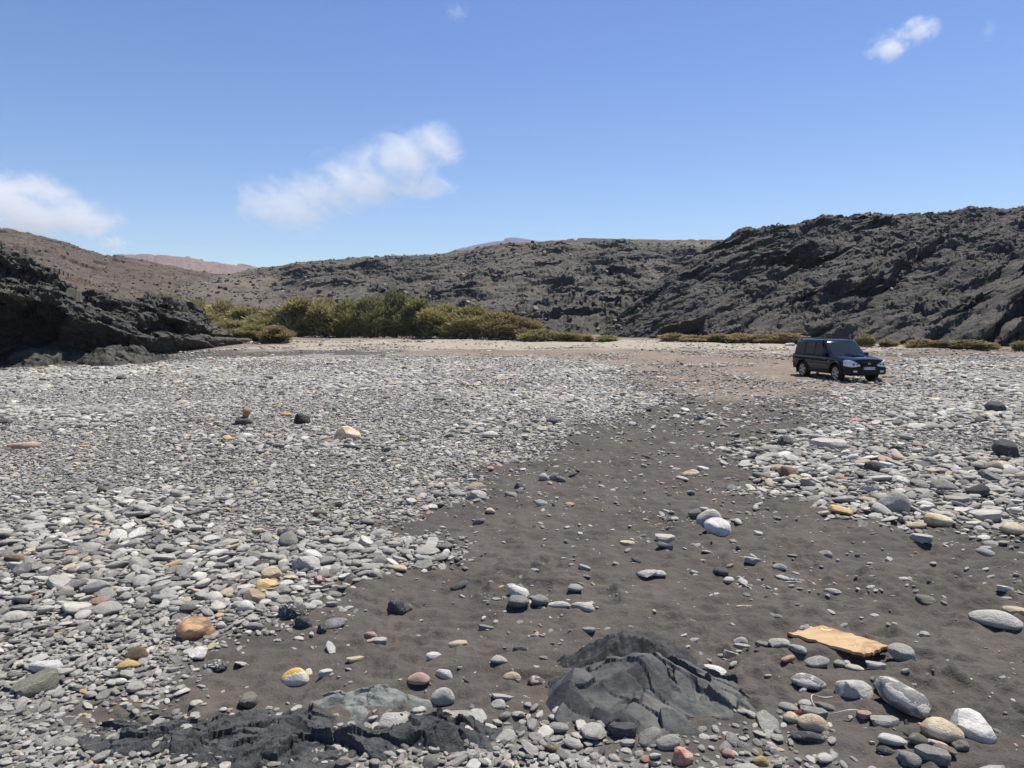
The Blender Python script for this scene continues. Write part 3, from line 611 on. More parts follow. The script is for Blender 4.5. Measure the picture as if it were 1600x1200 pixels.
# label, px, base py, width px, height px, colour or two-tone, shape, yaw, tilt
H = [
 ('whitish crusted stone touching the back edge of the orange board', 1263, 1000, 38, 20, 'crust', 'angular', 10, 0),
 ('wedge-shaped grey stone at the right end of the orange board', 1409, 1044, 44, 26, 'MG', 'angular', -8, 6),
 ('dark-bottomed oval grey stone under the front edge of the orange board', 1276, 1048, 38, 20, 'MG', 'cobble', 12, 0),
 ('grey oval stone under the left front corner of the orange board', 1246, 1033, 28, 14, 'LG', 'cobble', 0, 0),
 ('flat grey stone under the right front edge of the orange board', 1335, 1050, 28, 11, 'LG', 'cobble', 5, 0),
 ('small stone in the middle under the front of the orange board', 1312, 1044, 20, 11, 'MG', 'round', 5, 0),
 ('flat pale stone just below the right corner of the orange board', 1368, 1055, 30, 12, 'LG', 'slab', 5, 0),
 ('flat pale grey stone left of the orange board', 1217, 1024, 34, 17, 'LG', 'angular', 10, 0),
 ('flat darker grey stone further left of the orange board', 1191, 1018, 24, 9, 'G', 'slab', -8, 0),
 ('large half-buried grey stone with pale crust below the orange board', 1263, 1080, 54, 26, 'crust', 'cobble', 0, 0),
 ('big grey boulder with a dark left face below the orange board', 1333, 1104, 58, 36, 'LG', 'angular', 20, 0),
 ('broad low boulder with patchy tan crust beside the grey boulder', 1407, 1126, 90, 46, 'crust', 'cobble', -18, 6),
 ('brightest white boulder on the sand at lower right', 1517, 1158, 76, 50, 'wdark', 'angular', -28, 10),
 ('rounded white and tan boulder left of the brightest white boulder', 1471, 1172, 66, 42, 'cream', 'cobble', 8, 0),
 ('angular light grey block near the charred wood', 1382, 1149, 42, 30, 'MG', 'slab', 5, 8),
 ('dark red brick-like stone beside the two pale oval stones', 1248, 1127, 18, 15, 'R', 'angular', 10, 0),
 ('flat pinkish red stone beside the angular light grey block', 1349, 1133, 23, 11, 'P', 'slab', 0, 8),
 ('small pale egg stone left of the large pale oval', 1237, 1141, 27, 18, 'CR', 'round', -5, 0),
 ('large pale oval stone resting on a dark rock at lower right', 1270, 1154, 47, 27, 'CR', 'round', -6, 0),
 ('black rock under the large pale oval stone', 1262, 1166, 58, 18, 'DG', 'angular', 0, 0),
 ('pale grey flat oval above the dark red stone', 1231, 1119, 31, 14, 'MG', 'cobble', 0, 0),
 ('light wedge stone right above the dark red stone', 1259, 1114, 26, 13, 'LG', 'angular', 15, 0),
 ('dark grey flat stone right of the dark red stone', 1271, 1131, 42, 17, 'G', 'slab', 0, 0),
 ('low grey stone left of the big grey boulder', 1288, 1113, 34, 12, 'G', 'cobble', 0, 0),
 ('white bone-like flat stone left of the olive stone at lower right', 1393, 1177, 43, 18, 'W', 'cobble', 8, 0),
 ('olive brown stone between white stones at lower right', 1434, 1179, 31, 21, 'OL', 'cobble', 15, 0),
 ('white pointed stone under the rounded white and tan boulder', 1464, 1180, 32, 10, 'W', 'angular', -10, 0),
 ('grey stone right of the rounded white and tan boulder', 1499, 1182, 29, 19, 'G', 'angular', 30, 10),
 ('flat brown stone at the lower right near the frame edge', 1476, 1190, 36, 15, 'BR', 'cobble', -6, 0),
 ('dark grey stone below the white bone-like stone', 1385, 1186, 32, 15, 'DG', 'cobble', 0, 0),
 ('grey slab at the bottom edge under the olive brown stone', 1418, 1202, 40, 22, 'G', 'angular', -10, 0),
 ('flat blue grey slab at the bottom edge right of centre', 1455, 1202, 52, 22, 'G', 'slab', 6, 0),
 ('smooth elongated grey oval stone near the right edge', 1557, 985, 78, 30, 'LG', 'round', -24, 4),
 ('flat pale stone above the elongated oval at the right edge', 1585, 965, 34, 12, 'CR', 'slab', -15, 0),
 ('tan block-shaped stone alone on the sand at right', 1444, 947, 33, 16, 'OL', 'angular', -22, 0),
 ('white lump with two small stones left of the orange board', 1157, 1007, 24, 18, 'LG', 'angular', 0, 0),
 ('flat grey stone under the white lump left of the board', 1158, 1016, 27, 8, 'LG', 'slab', 0, 0),
 ('small whitish stone with a split top behind the board', 1445, 997, 17, 12, 'LG', 'angular', 0, 0),
 ('white crusted rock right of the black outcrop crest', 1115, 1055, 42, 18, 'wdark', 'angular', -18, 0),
 ('small dark grey pebble alone above the orange board', 1217, 970, 15, 8, 'G', 'round', 0, 0),
 ('pink orange quartz stone at the bottom edge', 1066, 1202, 34, 26, 'pq', 'angular', 25, 0),
 ('round salmon pebble near the bottom edge', 1138, 1186, 20, 14, 'P', 'round', 0, 0),
 ('yellow pebble near the bottom edge', 1189, 1200, 24, 17, 'Y', 'round', 0, 0),
 ('white stone of the close pair on the centre sand, at the back', 810, 934, 38, 22, 'W', 'cobble', -14, 5),
 ('dark grey stone touching the front of the white one on the centre sand', 810, 948, 34, 20, 'G', 'cobble', 5, 0),
 ('grey stone right of the dark and white pair on the centre sand', 844, 945, 29, 18, 'MG', 'cobble', 12, 0),
 ('thin flat white stone between two grey stones on the centre sand', 874, 944, 36, 8, 'W', 'round', 0, 0),
 ('pale heart-shaped stone at the right end of the short row', 912, 953, 40, 20, 'LG', 'cobble', 16, 4),
 ('lone grey stone above the heart-shaped stone', 899, 924, 24, 12, 'MG', 'cobble', 0, 0),
 ('flat cream stone on the sand above the greenish rock hump', 716, 1011, 31, 10, 'CR', 'slab', 0, 0),
 ('black driftwood-like chunk on the centre sand', 812, 1022, 24, 10, 'BK', 'angular', 0, 0),
 ('grey egg stone on the centre sand left of the slate outcrop', 780, 1045, 26, 13, 'LG', 'round', 0, 0),
 ('pale yellow oval stone left of the slate outcrop', 800, 1062, 28, 14, 'CR', 'round', 0, 0),
 ('tan stone with a dark front left of the slate outcrop', 838, 1067, 28, 18, 'half', 'cobble', 0, 0),
 ('light grey boulder at the foot of the slate outcrop', 1044, 1184, 40, 27, 'MG', 'cobble', 0, 0),
 ('rust brown flat stone below the slate outcrop', 862, 1176, 28, 12, 'BR', 'cobble', 0, 0),
 ('dark tilted slab leaning on the slate outcrop', 972, 1158, 50, 22, 'DG', 'slab', -20, 10),
 ('angular orange brown rock at the edge of the left cobbles', 305, 1000, 62, 36, 'orock', 'angular', 12, 0),
 ('round brown stone above the yellow oval in the left cobbles', 213, 1033, 34, 23, 'BR', 'round', 0, 0),
 ('smooth yellow oval stone in the left cobbles', 201, 1046, 36, 16, 'Y', 'round', 0, 0),
 ('half orange half white stone on the sand at left', 462, 1060, 44, 29, 'yw', 'round', -15, 0),
 ('speckled grey rock half sunk at the cobble edge', 336, 1041, 38, 17, 'speck', 'angular', 0, 0),
 ('dark angular rock with white flecks at the cobble edge', 457, 968, 44, 26, 'speck', 'angular', 10, 0),
 ('dark rounded rock in front of the flecked angular rock', 474, 984, 27, 21, 'DG', 'cobble', 0, 0),
 ('small dark triangular rock right of the dark rounded rock', 503, 986, 15, 13, 'DG', 'angular', 0, 0),
 ('green grey angular rock above the black shelf', 389, 1101, 34, 21, 'OL', 'angular', 20, 0),
 ('brownish pink egg stone left of the two white stones', 655, 1067, 38, 20, 'P', 'round', -30, 8),
 ('white egg stone right of the brownish pink egg', 694, 1059, 27, 19, 'W', 'cobble', 0, 0),
 ('round pale grey stone right above the black shelf', 692, 1093, 38, 27, 'LG', 'round', 0, 0),
 ('tilted flat white shell-like stone on the centre left sand', 677, 1029, 25, 12, 'W', 'slab', 20, 12),
 ('thin yellow shard on the centre left sand', 555, 1030, 27, 8, 'CR', 'slab', 5, 0),
 ('pinkish pebble above a flat pale one on the left sand', 579, 989, 21, 13, 'P', 'cobble', 15, 0),
 ('flat pale stone below the pinkish pebble', 591, 997, 28, 11, 'LG', 'slab', 0, 0),
 ('small white pebble at the back of the black shelf', 498, 1096, 15, 10, 'W', 'round', 0, 0),
 ('large olive grey slab tilted in the left cobbles', 60, 1086, 64, 34, 'OL', 'slab', 6, 14),
 ('white slab behind the large olive slab in the left cobbles', 74, 1053, 50, 22, 'W', 'cobble', 8, 8),
 ('tan half-buried stone at the tip of the left cobbles', 397, 944, 38, 24, 'TAN', 'angular', 0, 0),
 ('round white stone touching the tan half-buried stone', 385, 958, 28, 21, 'W', 'round', 0, 0),
 ('angular light grey slab at the right rim of the left cobbles', 478, 893, 44, 26, 'LG', 'angular', 12, 0),
 ('red and white stone on the sand beside the left cobbles', 500, 914, 20, 12, 'rw', 'cobble', 0, 0),
 ('white flat round pebble below the red and white stone', 494, 944, 21, 10, 'W', 'round', 0, 0),
 ('white disc pebble right of the orange brown rock', 346, 983, 16, 12, 'W', 'round', 0, 0),
 ('pair-like dark grey rock on the sand left of centre', 620, 953, 30, 24, 'DG', 'angular', 0, 0),
 ('smaller dark rock leaning on the dark grey rock left of centre', 637, 950, 17, 15, 'G', 'angular', 30, 0),
 ('first rounded grey stone in the row at the cobble rim', 687, 780, 20, 12, 'G', 'cobble', 0, 0),
 ('second, longer grey stone in the row at the cobble rim', 716, 777, 28, 11, 'MG', 'cobble', 0, 0),
 ('widest grey and white stone in the row at the cobble rim', 745, 782, 31, 15, 'LG', 'angular', 0, 0),
 ('last grey stone in the row at the cobble rim', 798, 779, 22, 11, 'MG', 'cobble', -15, 0),
 ('dark cube-like rock above the row at the cobble rim', 812, 766, 18, 11, 'DG', 'angular', 0, 0),
 ('light round stone of the trio on the mid sand', 850, 752, 17, 13, 'LG', 'round', 0, 0),
 ('upright stone of the trio on the mid sand', 864, 751, 13, 14, 'MG', 'cobble', 0, 0),
 ('right low stone of the trio on the mid sand', 877, 752, 16, 9, 'G', 'cobble', 0, 0),
 ('long tan flat stone near the cobble rim row', 746, 763, 29, 8, 'TAN', 'round', 0, 0),
 ('small cream stone alone on the mid sand', 766, 804, 16, 9, 'CR', 'round', 0, 0),
 ('large cream boulder alone on the mid sand towards the car', 1078, 746, 28, 15, 'cream', 'cobble', 0, 0),
 ('white bent stick-like stone beside the cream boulder', 1098, 736, 20, 7, 'W', 'slab', -20, 6),
 ('big cream angular boulder in the middle of the cobble field', 543, 688, 42, 23, 'cream', 'angular', 0, 0),
 ('dark low rock at the upper rim of the sand', 864, 664, 20, 11, 'DG', 'angular', 0, 0),
 ('flat light grey stone on the open sand right of centre', 1039, 848, 31, 13, 'LG', 'slab', 0, 0),
 ('thin pale stone with a pink tip on the open sand', 980, 850, 24, 7, 'CR', 'slab', 0, 0),
 ('light grey oval at the tip of the cobble tongue', 592, 838, 28, 15, 'LG', 'round', 5, 0),
 ('light oval stone left of the cobble tongue tip', 556, 864, 31, 16, 'LG', 'round', 0, 0),
 ('grey round stone low on the cobble tongue', 594, 882, 26, 16, 'MG', 'round', 0, 0),
 ('long cream stone at the lower end of the cobble tongue', 620, 897, 33, 11, 'CR', 'cobble', 0, 0),
 ('large rounded pale boulder of the twin boulders on the sand', 1109, 822, 42, 31, 'LG', 'round', 0, 0),
 ('whitish triangular boulder in front of the rounded twin', 1123, 835, 46, 29, 'wdark', 'angular', -25, 8),
 ('small dark stone left of the twin boulders', 1085, 809, 21, 14, 'G', 'cobble', 0, 0),
 ('tall smooth grey stone with a knob at the right cobble rim', 1397, 802, 48, 37, 'MG', 'angular', 10, 0),
 ('cream boulder at the lower rim of the right cobbles', 1466, 824, 43, 23, 'cream', 'cobble', -12, 0),
 ('tan boulder at the right frame edge', 1585, 836, 42, 22, 'cream', 'cobble', 0, 0),
 ('flat cream stone left of the cream boulder at the rim', 1431, 825, 30, 13, 'CR', 'cobble', 0, 0),
 ('tan oval stone above the cream boulder at the rim', 1487, 808, 25, 12, 'TAN', 'cobble', -10, 0),
 ('flat blue grey slab alone below the right cobbles', 1439, 849, 33, 12, 'LG', 'slab', 0, 0),
 ('largest black rock high in the right cobbles', 1571, 715, 38, 29, 'DG', 'angular', 0, 0),
 ('black rounded rock low in the right cobbles', 1527, 778, 33, 23, 'DG', 'cobble', 0, 0),
 ('black stone in the middle of the right cobbles', 1367, 738, 32, 18, 'DG', 'cobble', 0, 0),
 ('dark block at the left tip of the right cobbles', 1227, 697, 27, 16, 'DG', 'angular', 0, 0),
 ('dark pyramid rock far up in the right cobbles', 1556, 645, 31, 18, 'DG', 'angular', 0, 0),
 ('brown lumpy rock at the left of the right cobbles', 1231, 745, 32, 18, 'BR', 'angular', 0, 0),
 ('long flat white slab at the top of the right cobbles', 1294, 701, 54, 14, 'LG', 'slab', -6, 0),
 ('rounded grey stone above the long white slab', 1279, 690, 29, 12, 'MG', 'cobble', 0, 0),
 ('long grey stone at the left tip of the right cobbles', 1205, 707, 38, 13, 'MG', 'cobble', 8, 0),
 ('tan round stone near the right edge of the right cobbles', 1553, 734, 26, 13, 'TAN', 'round', 0, 0),
 ('orange tan stone in the right cobbles near their left rim', 1313, 752, 20, 9, 'O', 'cobble', 0, 0),
 ('long tan stone left of the tall smooth grey stone', 1356, 785, 26, 9, 'TAN', 'cobble', -8, 0),
 ('yellow cream stone beside the brown lumpy rock', 1242, 750, 22, 9, 'CR', 'cobble', 0, 0),
 ('tan flat stone above the brown lumpy rock', 1212, 733, 30, 9, 'TAN', 'cobble', 10, 0),
 ('grey oval stone left of the brown lumpy rock', 1189, 747, 28, 10, 'G', 'cobble', 0, 0),
 ('dark pitted pebble on the open right sand', 1126, 903, 25, 14, 'DG', 'cobble', 0, 0),
 ('white and black veined stone on the open right sand', 1229, 907, 37, 14, 'marble', 'cobble', -12, 0),
 ('grey rounded stone above the veined stone', 1218, 890, 21, 10, 'MG', 'round', 0, 0),
 ('grey folded stone on the sand below the right cobbles', 1289, 868, 23, 13, 'MG', 'angular', 0, 0),
 ('white oval pebble on the open sand right of the heart stone', 1030, 909, 22, 10, 'W', 'round', 0, 0),
 ('dark boulder with a brown stone balanced on top in the left cobbles', 382, 665, 28, 15, 'DG', 'round', 0, 0),
 ('black block right of the balanced stones', 472, 664, 25, 19, 'BK', 'angular', 0, 0),
 ('pale pinkish flat slab at the left edge of the cobble field', 37, 703, 44, 12, 'P', 'slab', 0, 0),
 ('small ochre stone behind the black block', 447, 652, 17, 8, 'Y', 'cobble', 0, 0),
 ('black stone lying left of the far cobbles by the cliff', 190, 594, 16, 8, 'DG', 'cobble', 0, 0),
 ('dark stone at the left frame edge', 2, 664, 18, 11, 'DG', 'cobble', 0, 0),
 ('rusty stone at the left rim of the left cobbles', 23, 880, 30, 16, 'BR', 'cobble', 0, 0),
 ('dark red brown stone in the right of the left cobbles', 500, 810, 22, 14, 'BR', 'cobble', 0, 0),
 ('flat pale slab by the scrub left of the car', 1234, 541, 15, 6, 'W', 'slab', 0, 0),
]
HERO = []
def put_stone(label, px, by, wpx, hpx, ck, kind, yaw, tilt, k):
    c = at(px, by); D = c.length; s = math.sqrt(c.x ** 2 + c.y ** 2 + CAMH ** 2) / FPX * (ray(px, by)[1] ** 2 + ray(px, by)[0] ** 2) ** 0.0
    phi = math.atan2(CAMH - c.z, math.hypot(c.x, c.y)); s = c.y / FPX
    w, h = wpx * s, hpx * s
    dep = min(0.78 * w, 0.6 * h / math.sin(phi)); dep = max(dep, 0.35 * w)
    hh = max(0.24 * w, (h - 0.55 * dep * math.sin(phi)) / math.cos(phi) * 1.08)
    if kind == 'slab': hh = min(hh, 0.34 * w)
    fwd = Vector((c.x, c.y, 0)).normalized(); p = c + fwd * dep * 0.45
    me = BYKIND[kind][k % len(BYKIND[kind])]
    big = w > 0.26
    o = link('boulder' if big else ('pebble' if w < 0.1 else 'stone'), me)
    o.scale = (w * 1.03, dep * 1.05, hh * 1.22); o.location = (p.x, p.y, float(gzf(p.x, p.y)) + hh * 0.34)
    az = math.atan2(-fwd.x, fwd.y)
    o.rotation_euler = (math.radians(random.uniform(-5, 5)), math.radians(-tilt), az + math.radians(yaw) + (math.pi if k % 2 else 0))
    if ck in TWO:
        o.material_slots[0].link = 'OBJECT'; o.material_slots[0].material = TWO[ck]
    else:
        j = [random.uniform(0.92, 1.08)] * 3; o.color = (*[a * b for a, b in zip(C[ck], j)], 1)
    tag(o, label, 'boulder' if big else 'stone')
    HERO.append((p.x, p.y, max(w, dep) / 2))
    return o, hh
for k, h in enumerate(H):
    o, hh = put_stone(*h, k)
    if 'balanced on top' in h[0]:
        c = o.location; t = link('stone', BYKIND['angular'][1]); t.scale = (0.19, 0.17, 0.26); t.location = (c.x + 0.05, c.y, c.z + hh * 0.5 + 0.09)
        t.color = (*C['O'], 1); tag(t, 'pointed orange brown stone balanced on a dark boulder', 'stone')

# ------------------------------------------------------------------ cobble fields
PAL = np.array([(.375, .36, .325), (.30, .29, .265), (.225, .218, .20), (.16, .155, .145), (.47, .45, .405), (.56, .54, .49), (.09, .087, .083), (.50, .42, .29), (.52, .37, .18), (.36, .25, .2), (.25, .24, .20), (.3, .18, .13)])
PW = np.array([.30, .21, .13, .07, .17, .06, .025, .026, .007, .008, .03, .003]); PW /= PW.sum()
PNAME = ['mid grey', 'grey', 'grey', 'dark grey', 'pale grey', 'whitish', 'black', 'cream', 'ochre', 'brown', 'olive grey', 'red brown']
hero_xy = np.array([[h[0], h[1], h[2]] for h in HERO])
def make_field():
    cand = []
    # candidate points: dense near, coarser with distance, over the wedge the picture sees and a margin beside it
    def wedge(y0, y1, n):
        y = np.sqrt(rng.uniform(y0 * y0, y1 * y1, n)); x = rng.uniform(-0.80, 0.80, n) * (y + 1.2); return x, y
    for (y0, y1, dens, mean) in ((2.9, 9, 640, .052), (9, 16, 480, .057), (16, 28, 330, .066), (28, 52, 170, .092), (52, 74, 70, .12)):
        area = 0.8 * (y1 * y1 - y0 * y0) + 1.9 * (y1 - y0)
        x, y = wedge(y0, y1, int(area * dens)); sd = cobble_sd(x, y)
        rightf = sdist(Z_RIGHT, x, y) < 1.2
        edge = np.where(rightf, 1.1, 0.35 + 0.03 * y)
        p = 1 - sstep(-0.15, edge, sd)
        fine = sstep(-0.25, 0.35, vnoise(p2(x, y, 2.6), 71))           # patches of finer and coarser stones
        botf = (sdist(Z_BOT, x, y) < 0.1)
        size = mean * np.exp(rng.normal(0, 0.42, len(x))) * (0.78 + 0.5 * fine) * np.where(rightf, 1.25, 1) * np.where(botf, 0.85, 1)
        # stones lie thinner over the far flat ground
        sp = np.where(y > 15, 0.06 * sstep(15, 24, y) + 0.10 * sstep(26, 34, y), 0.0) * (0.35 + 1.3 * sstep(-.1, .6, vnoise(p2(x, y, 2.2), 73)))
        p = np.maximum(p * np.where(y > 46, 1 - sstep(46, 52, y), 1), sp * np.where(y > 46, .5, 1))
        p *= np.where(rightf, 0.38 + .5 * sstep(-.5, .5, vnoise(p2(x, y, 1.1), 77)), 1)
        keep = rng.random(len(x)) < p
        cand.append(np.stack([x, y, size, sd], 1)[keep])
    A = np.concatenate(cand); A[:, 2] = np.clip(A[:, 2], 0.03, np.where(A[:, 1] < 6, .17, .36))
    # keep clear of the single stones and of each other (large ones settle first)
    A = A[np.argsort(-A[:, 2] * (1 + 0.0 * A[:, 1]))]
    ok = np.ones(len(A), bool)
    for hx, hy, hr in hero_xy:
        ok &= (A[:, 0] - hx) ** 2 + (A[:, 1] - hy) ** 2 > (hr * 0.8 + A[:, 2] * 0.35) ** 2
    A = A[ok]
    cell = 0.14; G = {}; out = []
    X, Y, S = A[:, 0].tolist(), A[:, 1].tolist(), A[:, 2].tolist()
    for k in range(len(X)):
        x, y, s = X[k], Y[k], S[k]; i, j = int(x // cell), int(y // cell); r = s * 0.36; bad = False
        for a in ((-1, 0, 1) if y < 20 else ()):
            for b in (-1, 0, 1):
                for (qx, qy, qr) in G.get((i + a, j + b), ()):
                    if (qx - x) ** 2 + (qy - y) ** 2 < (qr + r) ** 2: bad = True; break
                if bad: break
            if bad: break
        if bad and y < 20: continue
        G.setdefault((i, j), []).append((x, y, r)); out.append(k)
    return A[out]
A = make_field(); n = len(A)
x, y, s, sd = A.T
ar = rng.uniform(0.52, 0.92, n); th_ = rng.uniform(0.24, 0.48, n)
idx = rng.choice(len(KINDS_), n, p=[.06] * 4 + [.03] * 2 + [.09] * 4 + [.085] * 4); slabm = np.isin(idx, [6, 7, 8, 9]); th_[slabm] *= 0.62
scl = np.stack([s * 1.12, s * ar * 1.08, s * th_ * 1.15], 1)
rot = np.stack([rng.normal(0, .2, n), rng.normal(0, .2, n), rng.uniform(0, 6.283, n)], 1)
ci = rng.choice(len(PAL), n, p=PW)
rf = sdist(Z_RIGHT, x, y) < 0.5
swap = rf & (rng.random(n) < 0.15); ci[swap] = rng.choice([4, 5, 4, 0, 6, 4], swap.sum())
colr = PAL[ci] * rng.uniform(0.98, 1.28, n)[:, None]
pos = np.stack([x, y, gzf(x, y) + scl[:, 2] * np.where(sd > 0, 0.22, 0.38) + rng.uniform(0, 0.018, n) * (sd < -0.2)], 1)
# a lower layer of small stones fills the gaps close by
app = s / y; inv = (np.abs(x) < 0.66 * y) & (CAMH / y < 0.62)
order = np.argsort(-np.where(inv, app, 0))[:150]
sel = np.zeros(n, bool); sel[order] = True
taken = set(); HLAB = [h[0] for h in H]
for k in order:
    side = 'right' if rf[k] else ('front' if y[k] < 4.9 else 'left')
    nm = PNAME[ci[k]]
    o = link('cobble', PROTO_O[idx[k]]); o.location = pos[k]; o.rotation_euler = rot[k]; o.scale = scl[k]; o.color = (*colr[k], 1)
    best = None
    for (hx, hy, hr), hl in zip(HERO, HLAB):
        dx, dy = x[k] - hx, y[k] - hy; d = math.hypot(dx, dy)
        if d < hr + 1.6 and (best is None or d - hr < best[0]):
            rel = 'right of' if dx > abs(dy) else ('left of' if -dx > abs(dy) else ('behind' if dy > 0 else 'in front of'))
            key = (hl, rel)
            if key not in taken: best = (d - hr, key)
    if best:
        taken.add(best[1]); short = best[1][0].split()[:8]
        while short[-1] in ('the', 'of', 'in', 'a', 'at', 'on', 'and', 'with', 'to', 'right', 'left', 'by', 'below', 'above', 'behind', 'under', 'beside', 'two', 'near', 'right', 'lower', 'row', 'touching', 'over', 'between'): short = short[:-1]
        tag(o, f"{nm} cobble {'just' if best[0] < .4 else 'further'} {best[1][1]} the {' '.join(short)}", 'cobble', 'cobbles beside the larger stones'); continue
    where = {'right': 'lying in the right-hand cobble bank', 'front': 'in the cobble strip along the bottom edge', 'left': 'packed in the left cobble field near the camera'}[side]
    tag(o, f'smooth {nm} cobble {where}', 'cobble', f'{nm} cobbles {where}')
rest = ~sel
x2, y2 = [], []
nf = 42000; yy = np.sqrt(rng.uniform(3.0 ** 2, 17 ** 2, nf)); xx = rng.uniform(-.8, .8, nf) * (yy + 1.2); q = cobble_sd(xx, yy) < rng.uniform(-0.3, 0.25, nf)
xx, yy = xx[q], yy[q]; m = len(xx); fs = rng.uniform(.022, .055, m)
fscl = np.stack([fs * 1.2, fs * .9, fs * .55], 1); fci = rng.choice(len(PAL), m, p=PW)
scatter('cobbles', np.concatenate([pos[rest], np.stack([xx, yy, gzf(xx, yy) + fs * .2], 1)]), np.concatenate([rot[rest], np.stack([rng.normal(0, .3, m), rng.normal(0, .3, m), rng.uniform(0, 6.28, m)], 1)]),
        np.concatenate([scl[rest], fscl]), np.concatenate([colr[rest], PAL[fci] * 1.05]), np.concatenate([idx[rest], rng.integers(0, len(KINDS_), m)]),
        'countless grey beach cobbles covering both sides of the dry valley', 'cobbles')
# pale pebbles and chips strewn over the sand
def make_pebbles():
    n0 = 85000; y = np.sqrt(rng.uniform(3.2 ** 2, 30 ** 2, n0)); x = rng.uniform(-.75, .8, n0) * (y + 1); sd = cobble_sd(x, y)
    cl = sstep(0.0, .7, vnoise(p2(x, y, 0.8), 81)) * 0.8 + 0.12
    near = np.exp(-np.clip(sd, 0, 9) / (0.5 + .03 * y)) * 0.8
    p = (sd > 0) * np.clip(0.55 * cl + 0.8 * near * cl + 0.14, 0, 1)
    k = rng.random(n0) < p; x, y = x[k], y[k]; m = len(x)
    s_ = np.clip(0.024 * np.exp(rng.normal(0, .62, m)) * (0.8 + y * 0.045), .010, .2)
    pal = np.array([(.56, .54, .50), (.42, .41, .39), (.52, .44, .33), (.26, .26, .26), (.12, .12, .12), (.5, .33, .26)]); c = rng.choice(6, m, p=[.34, .30, .10, .17, .06, .03])
    ix = rng.integers(0, len(KINDS_), m)
    scl = np.stack([s_ * 1.25, s_ * rng.uniform(.55, .9, m), s_ * rng.uniform(.25, .6, m)], 1)
    return np.stack([x, y, gzf(x, y) + scl[:, 2] * .22], 1), np.stack([rng.normal(0, .2, m), rng.normal(0, .2, m), rng.uniform(0, 6.28, m)], 1), scl, pal[c] * rng.uniform(.85, 1.1, m)[:, None], ix
scatter('pebbles', *make_pebbles(), 'small pale pebbles and chips strewn over the dark sand', 'pebbles')
# rubble on the rocky slopes
def rubble(name, P, nsel, smin, smax, pal, label, seed, zlo=0.4):
    r = np.random.default_rng(seed); P = P[(P[:, 2] > zlo)]; k = r.integers(0, len(P), nsel); p = P[k] + r.normal(0, .08, (nsel, 3))
    s_ = smin * (smax / smin) ** (r.random(nsel) ** 2.2); ix = r.choice([6, 7, 8, 9, 10, 11, 12, 13], nsel)
    scl = np.stack([s_ * 1.2, s_ * r.uniform(.6, 1, nsel), s_ * r.uniform(.35, .8, nsel)], 1); pal = np.array(pal)
    scatter(name, p, np.stack([r.normal(0, .35, nsel), r.normal(0, .35, nsel), r.uniform(0, 6.28, nsel)], 1), scl, pal[r.integers(0, len(pal), nsel)] * r.uniform(.75, 1.2, nsel)[:, None], ix, label, 'rubble')
rubble('hill_rubble', P_R, 8000, .12, .55, [(.075, .071, .065), (.10, .095, .085), (.06, .057, .053), (.15, .14, .12)], 'angular dark stones littering the right rocky hill', 1)
rubble('hill_rubble', P_M, 7000, .18, 1.0, [(.085, .08, .072), (.13, .12, .105), (.065, .062, .057), (.22, .20, .17)], 'angular grey stones littering the middle rocky hill', 2)
rubble('hill_rubble', P_L, 6000, .2, .9, [(.12, .097, .08), (.085, .072, .064), (.16, .13, .105)], 'brown stones littering the left hillside', 3)

# ------------------------------------------------------------------ plants
def m_leaf():
    t = NT('tamarisk_leaf', 0.8, 0.15); oi = t.n('ShaderNodeObjectInfo'); v = t.coord('Object')
    c = t.mix(t.ramp(t.noise(v, 2.0, 4, .7), [(.32, 0), (.68, 1)]), t.mix(1.0, oi.outputs['Color'], (.62, .66, .6), 'MULTIPLY'), t.mix(1.0, oi.outputs['Color'], (1.3, 1.22, 1.1), 'MULTIPLY'))
    t.l(c, t.b.inputs['Base Color']); tr = t.n('ShaderNodeBsdfTranslucent'); t.l(c, tr.inputs[0]); mx = t.n('ShaderNodeMixShader'); mx.inputs[0].default_value = .28
    t.l(t.b.outputs[0], mx.inputs[1]); t.l(tr.outputs[0], mx.inputs[2]); t.l(mx.outputs[0], t.out.inputs[0]); return t.m
LEAF = m_leaf(); BARK = plain('grey_brown_bark', (.16, .12, .09), .9, 0, .2, .4, 9)
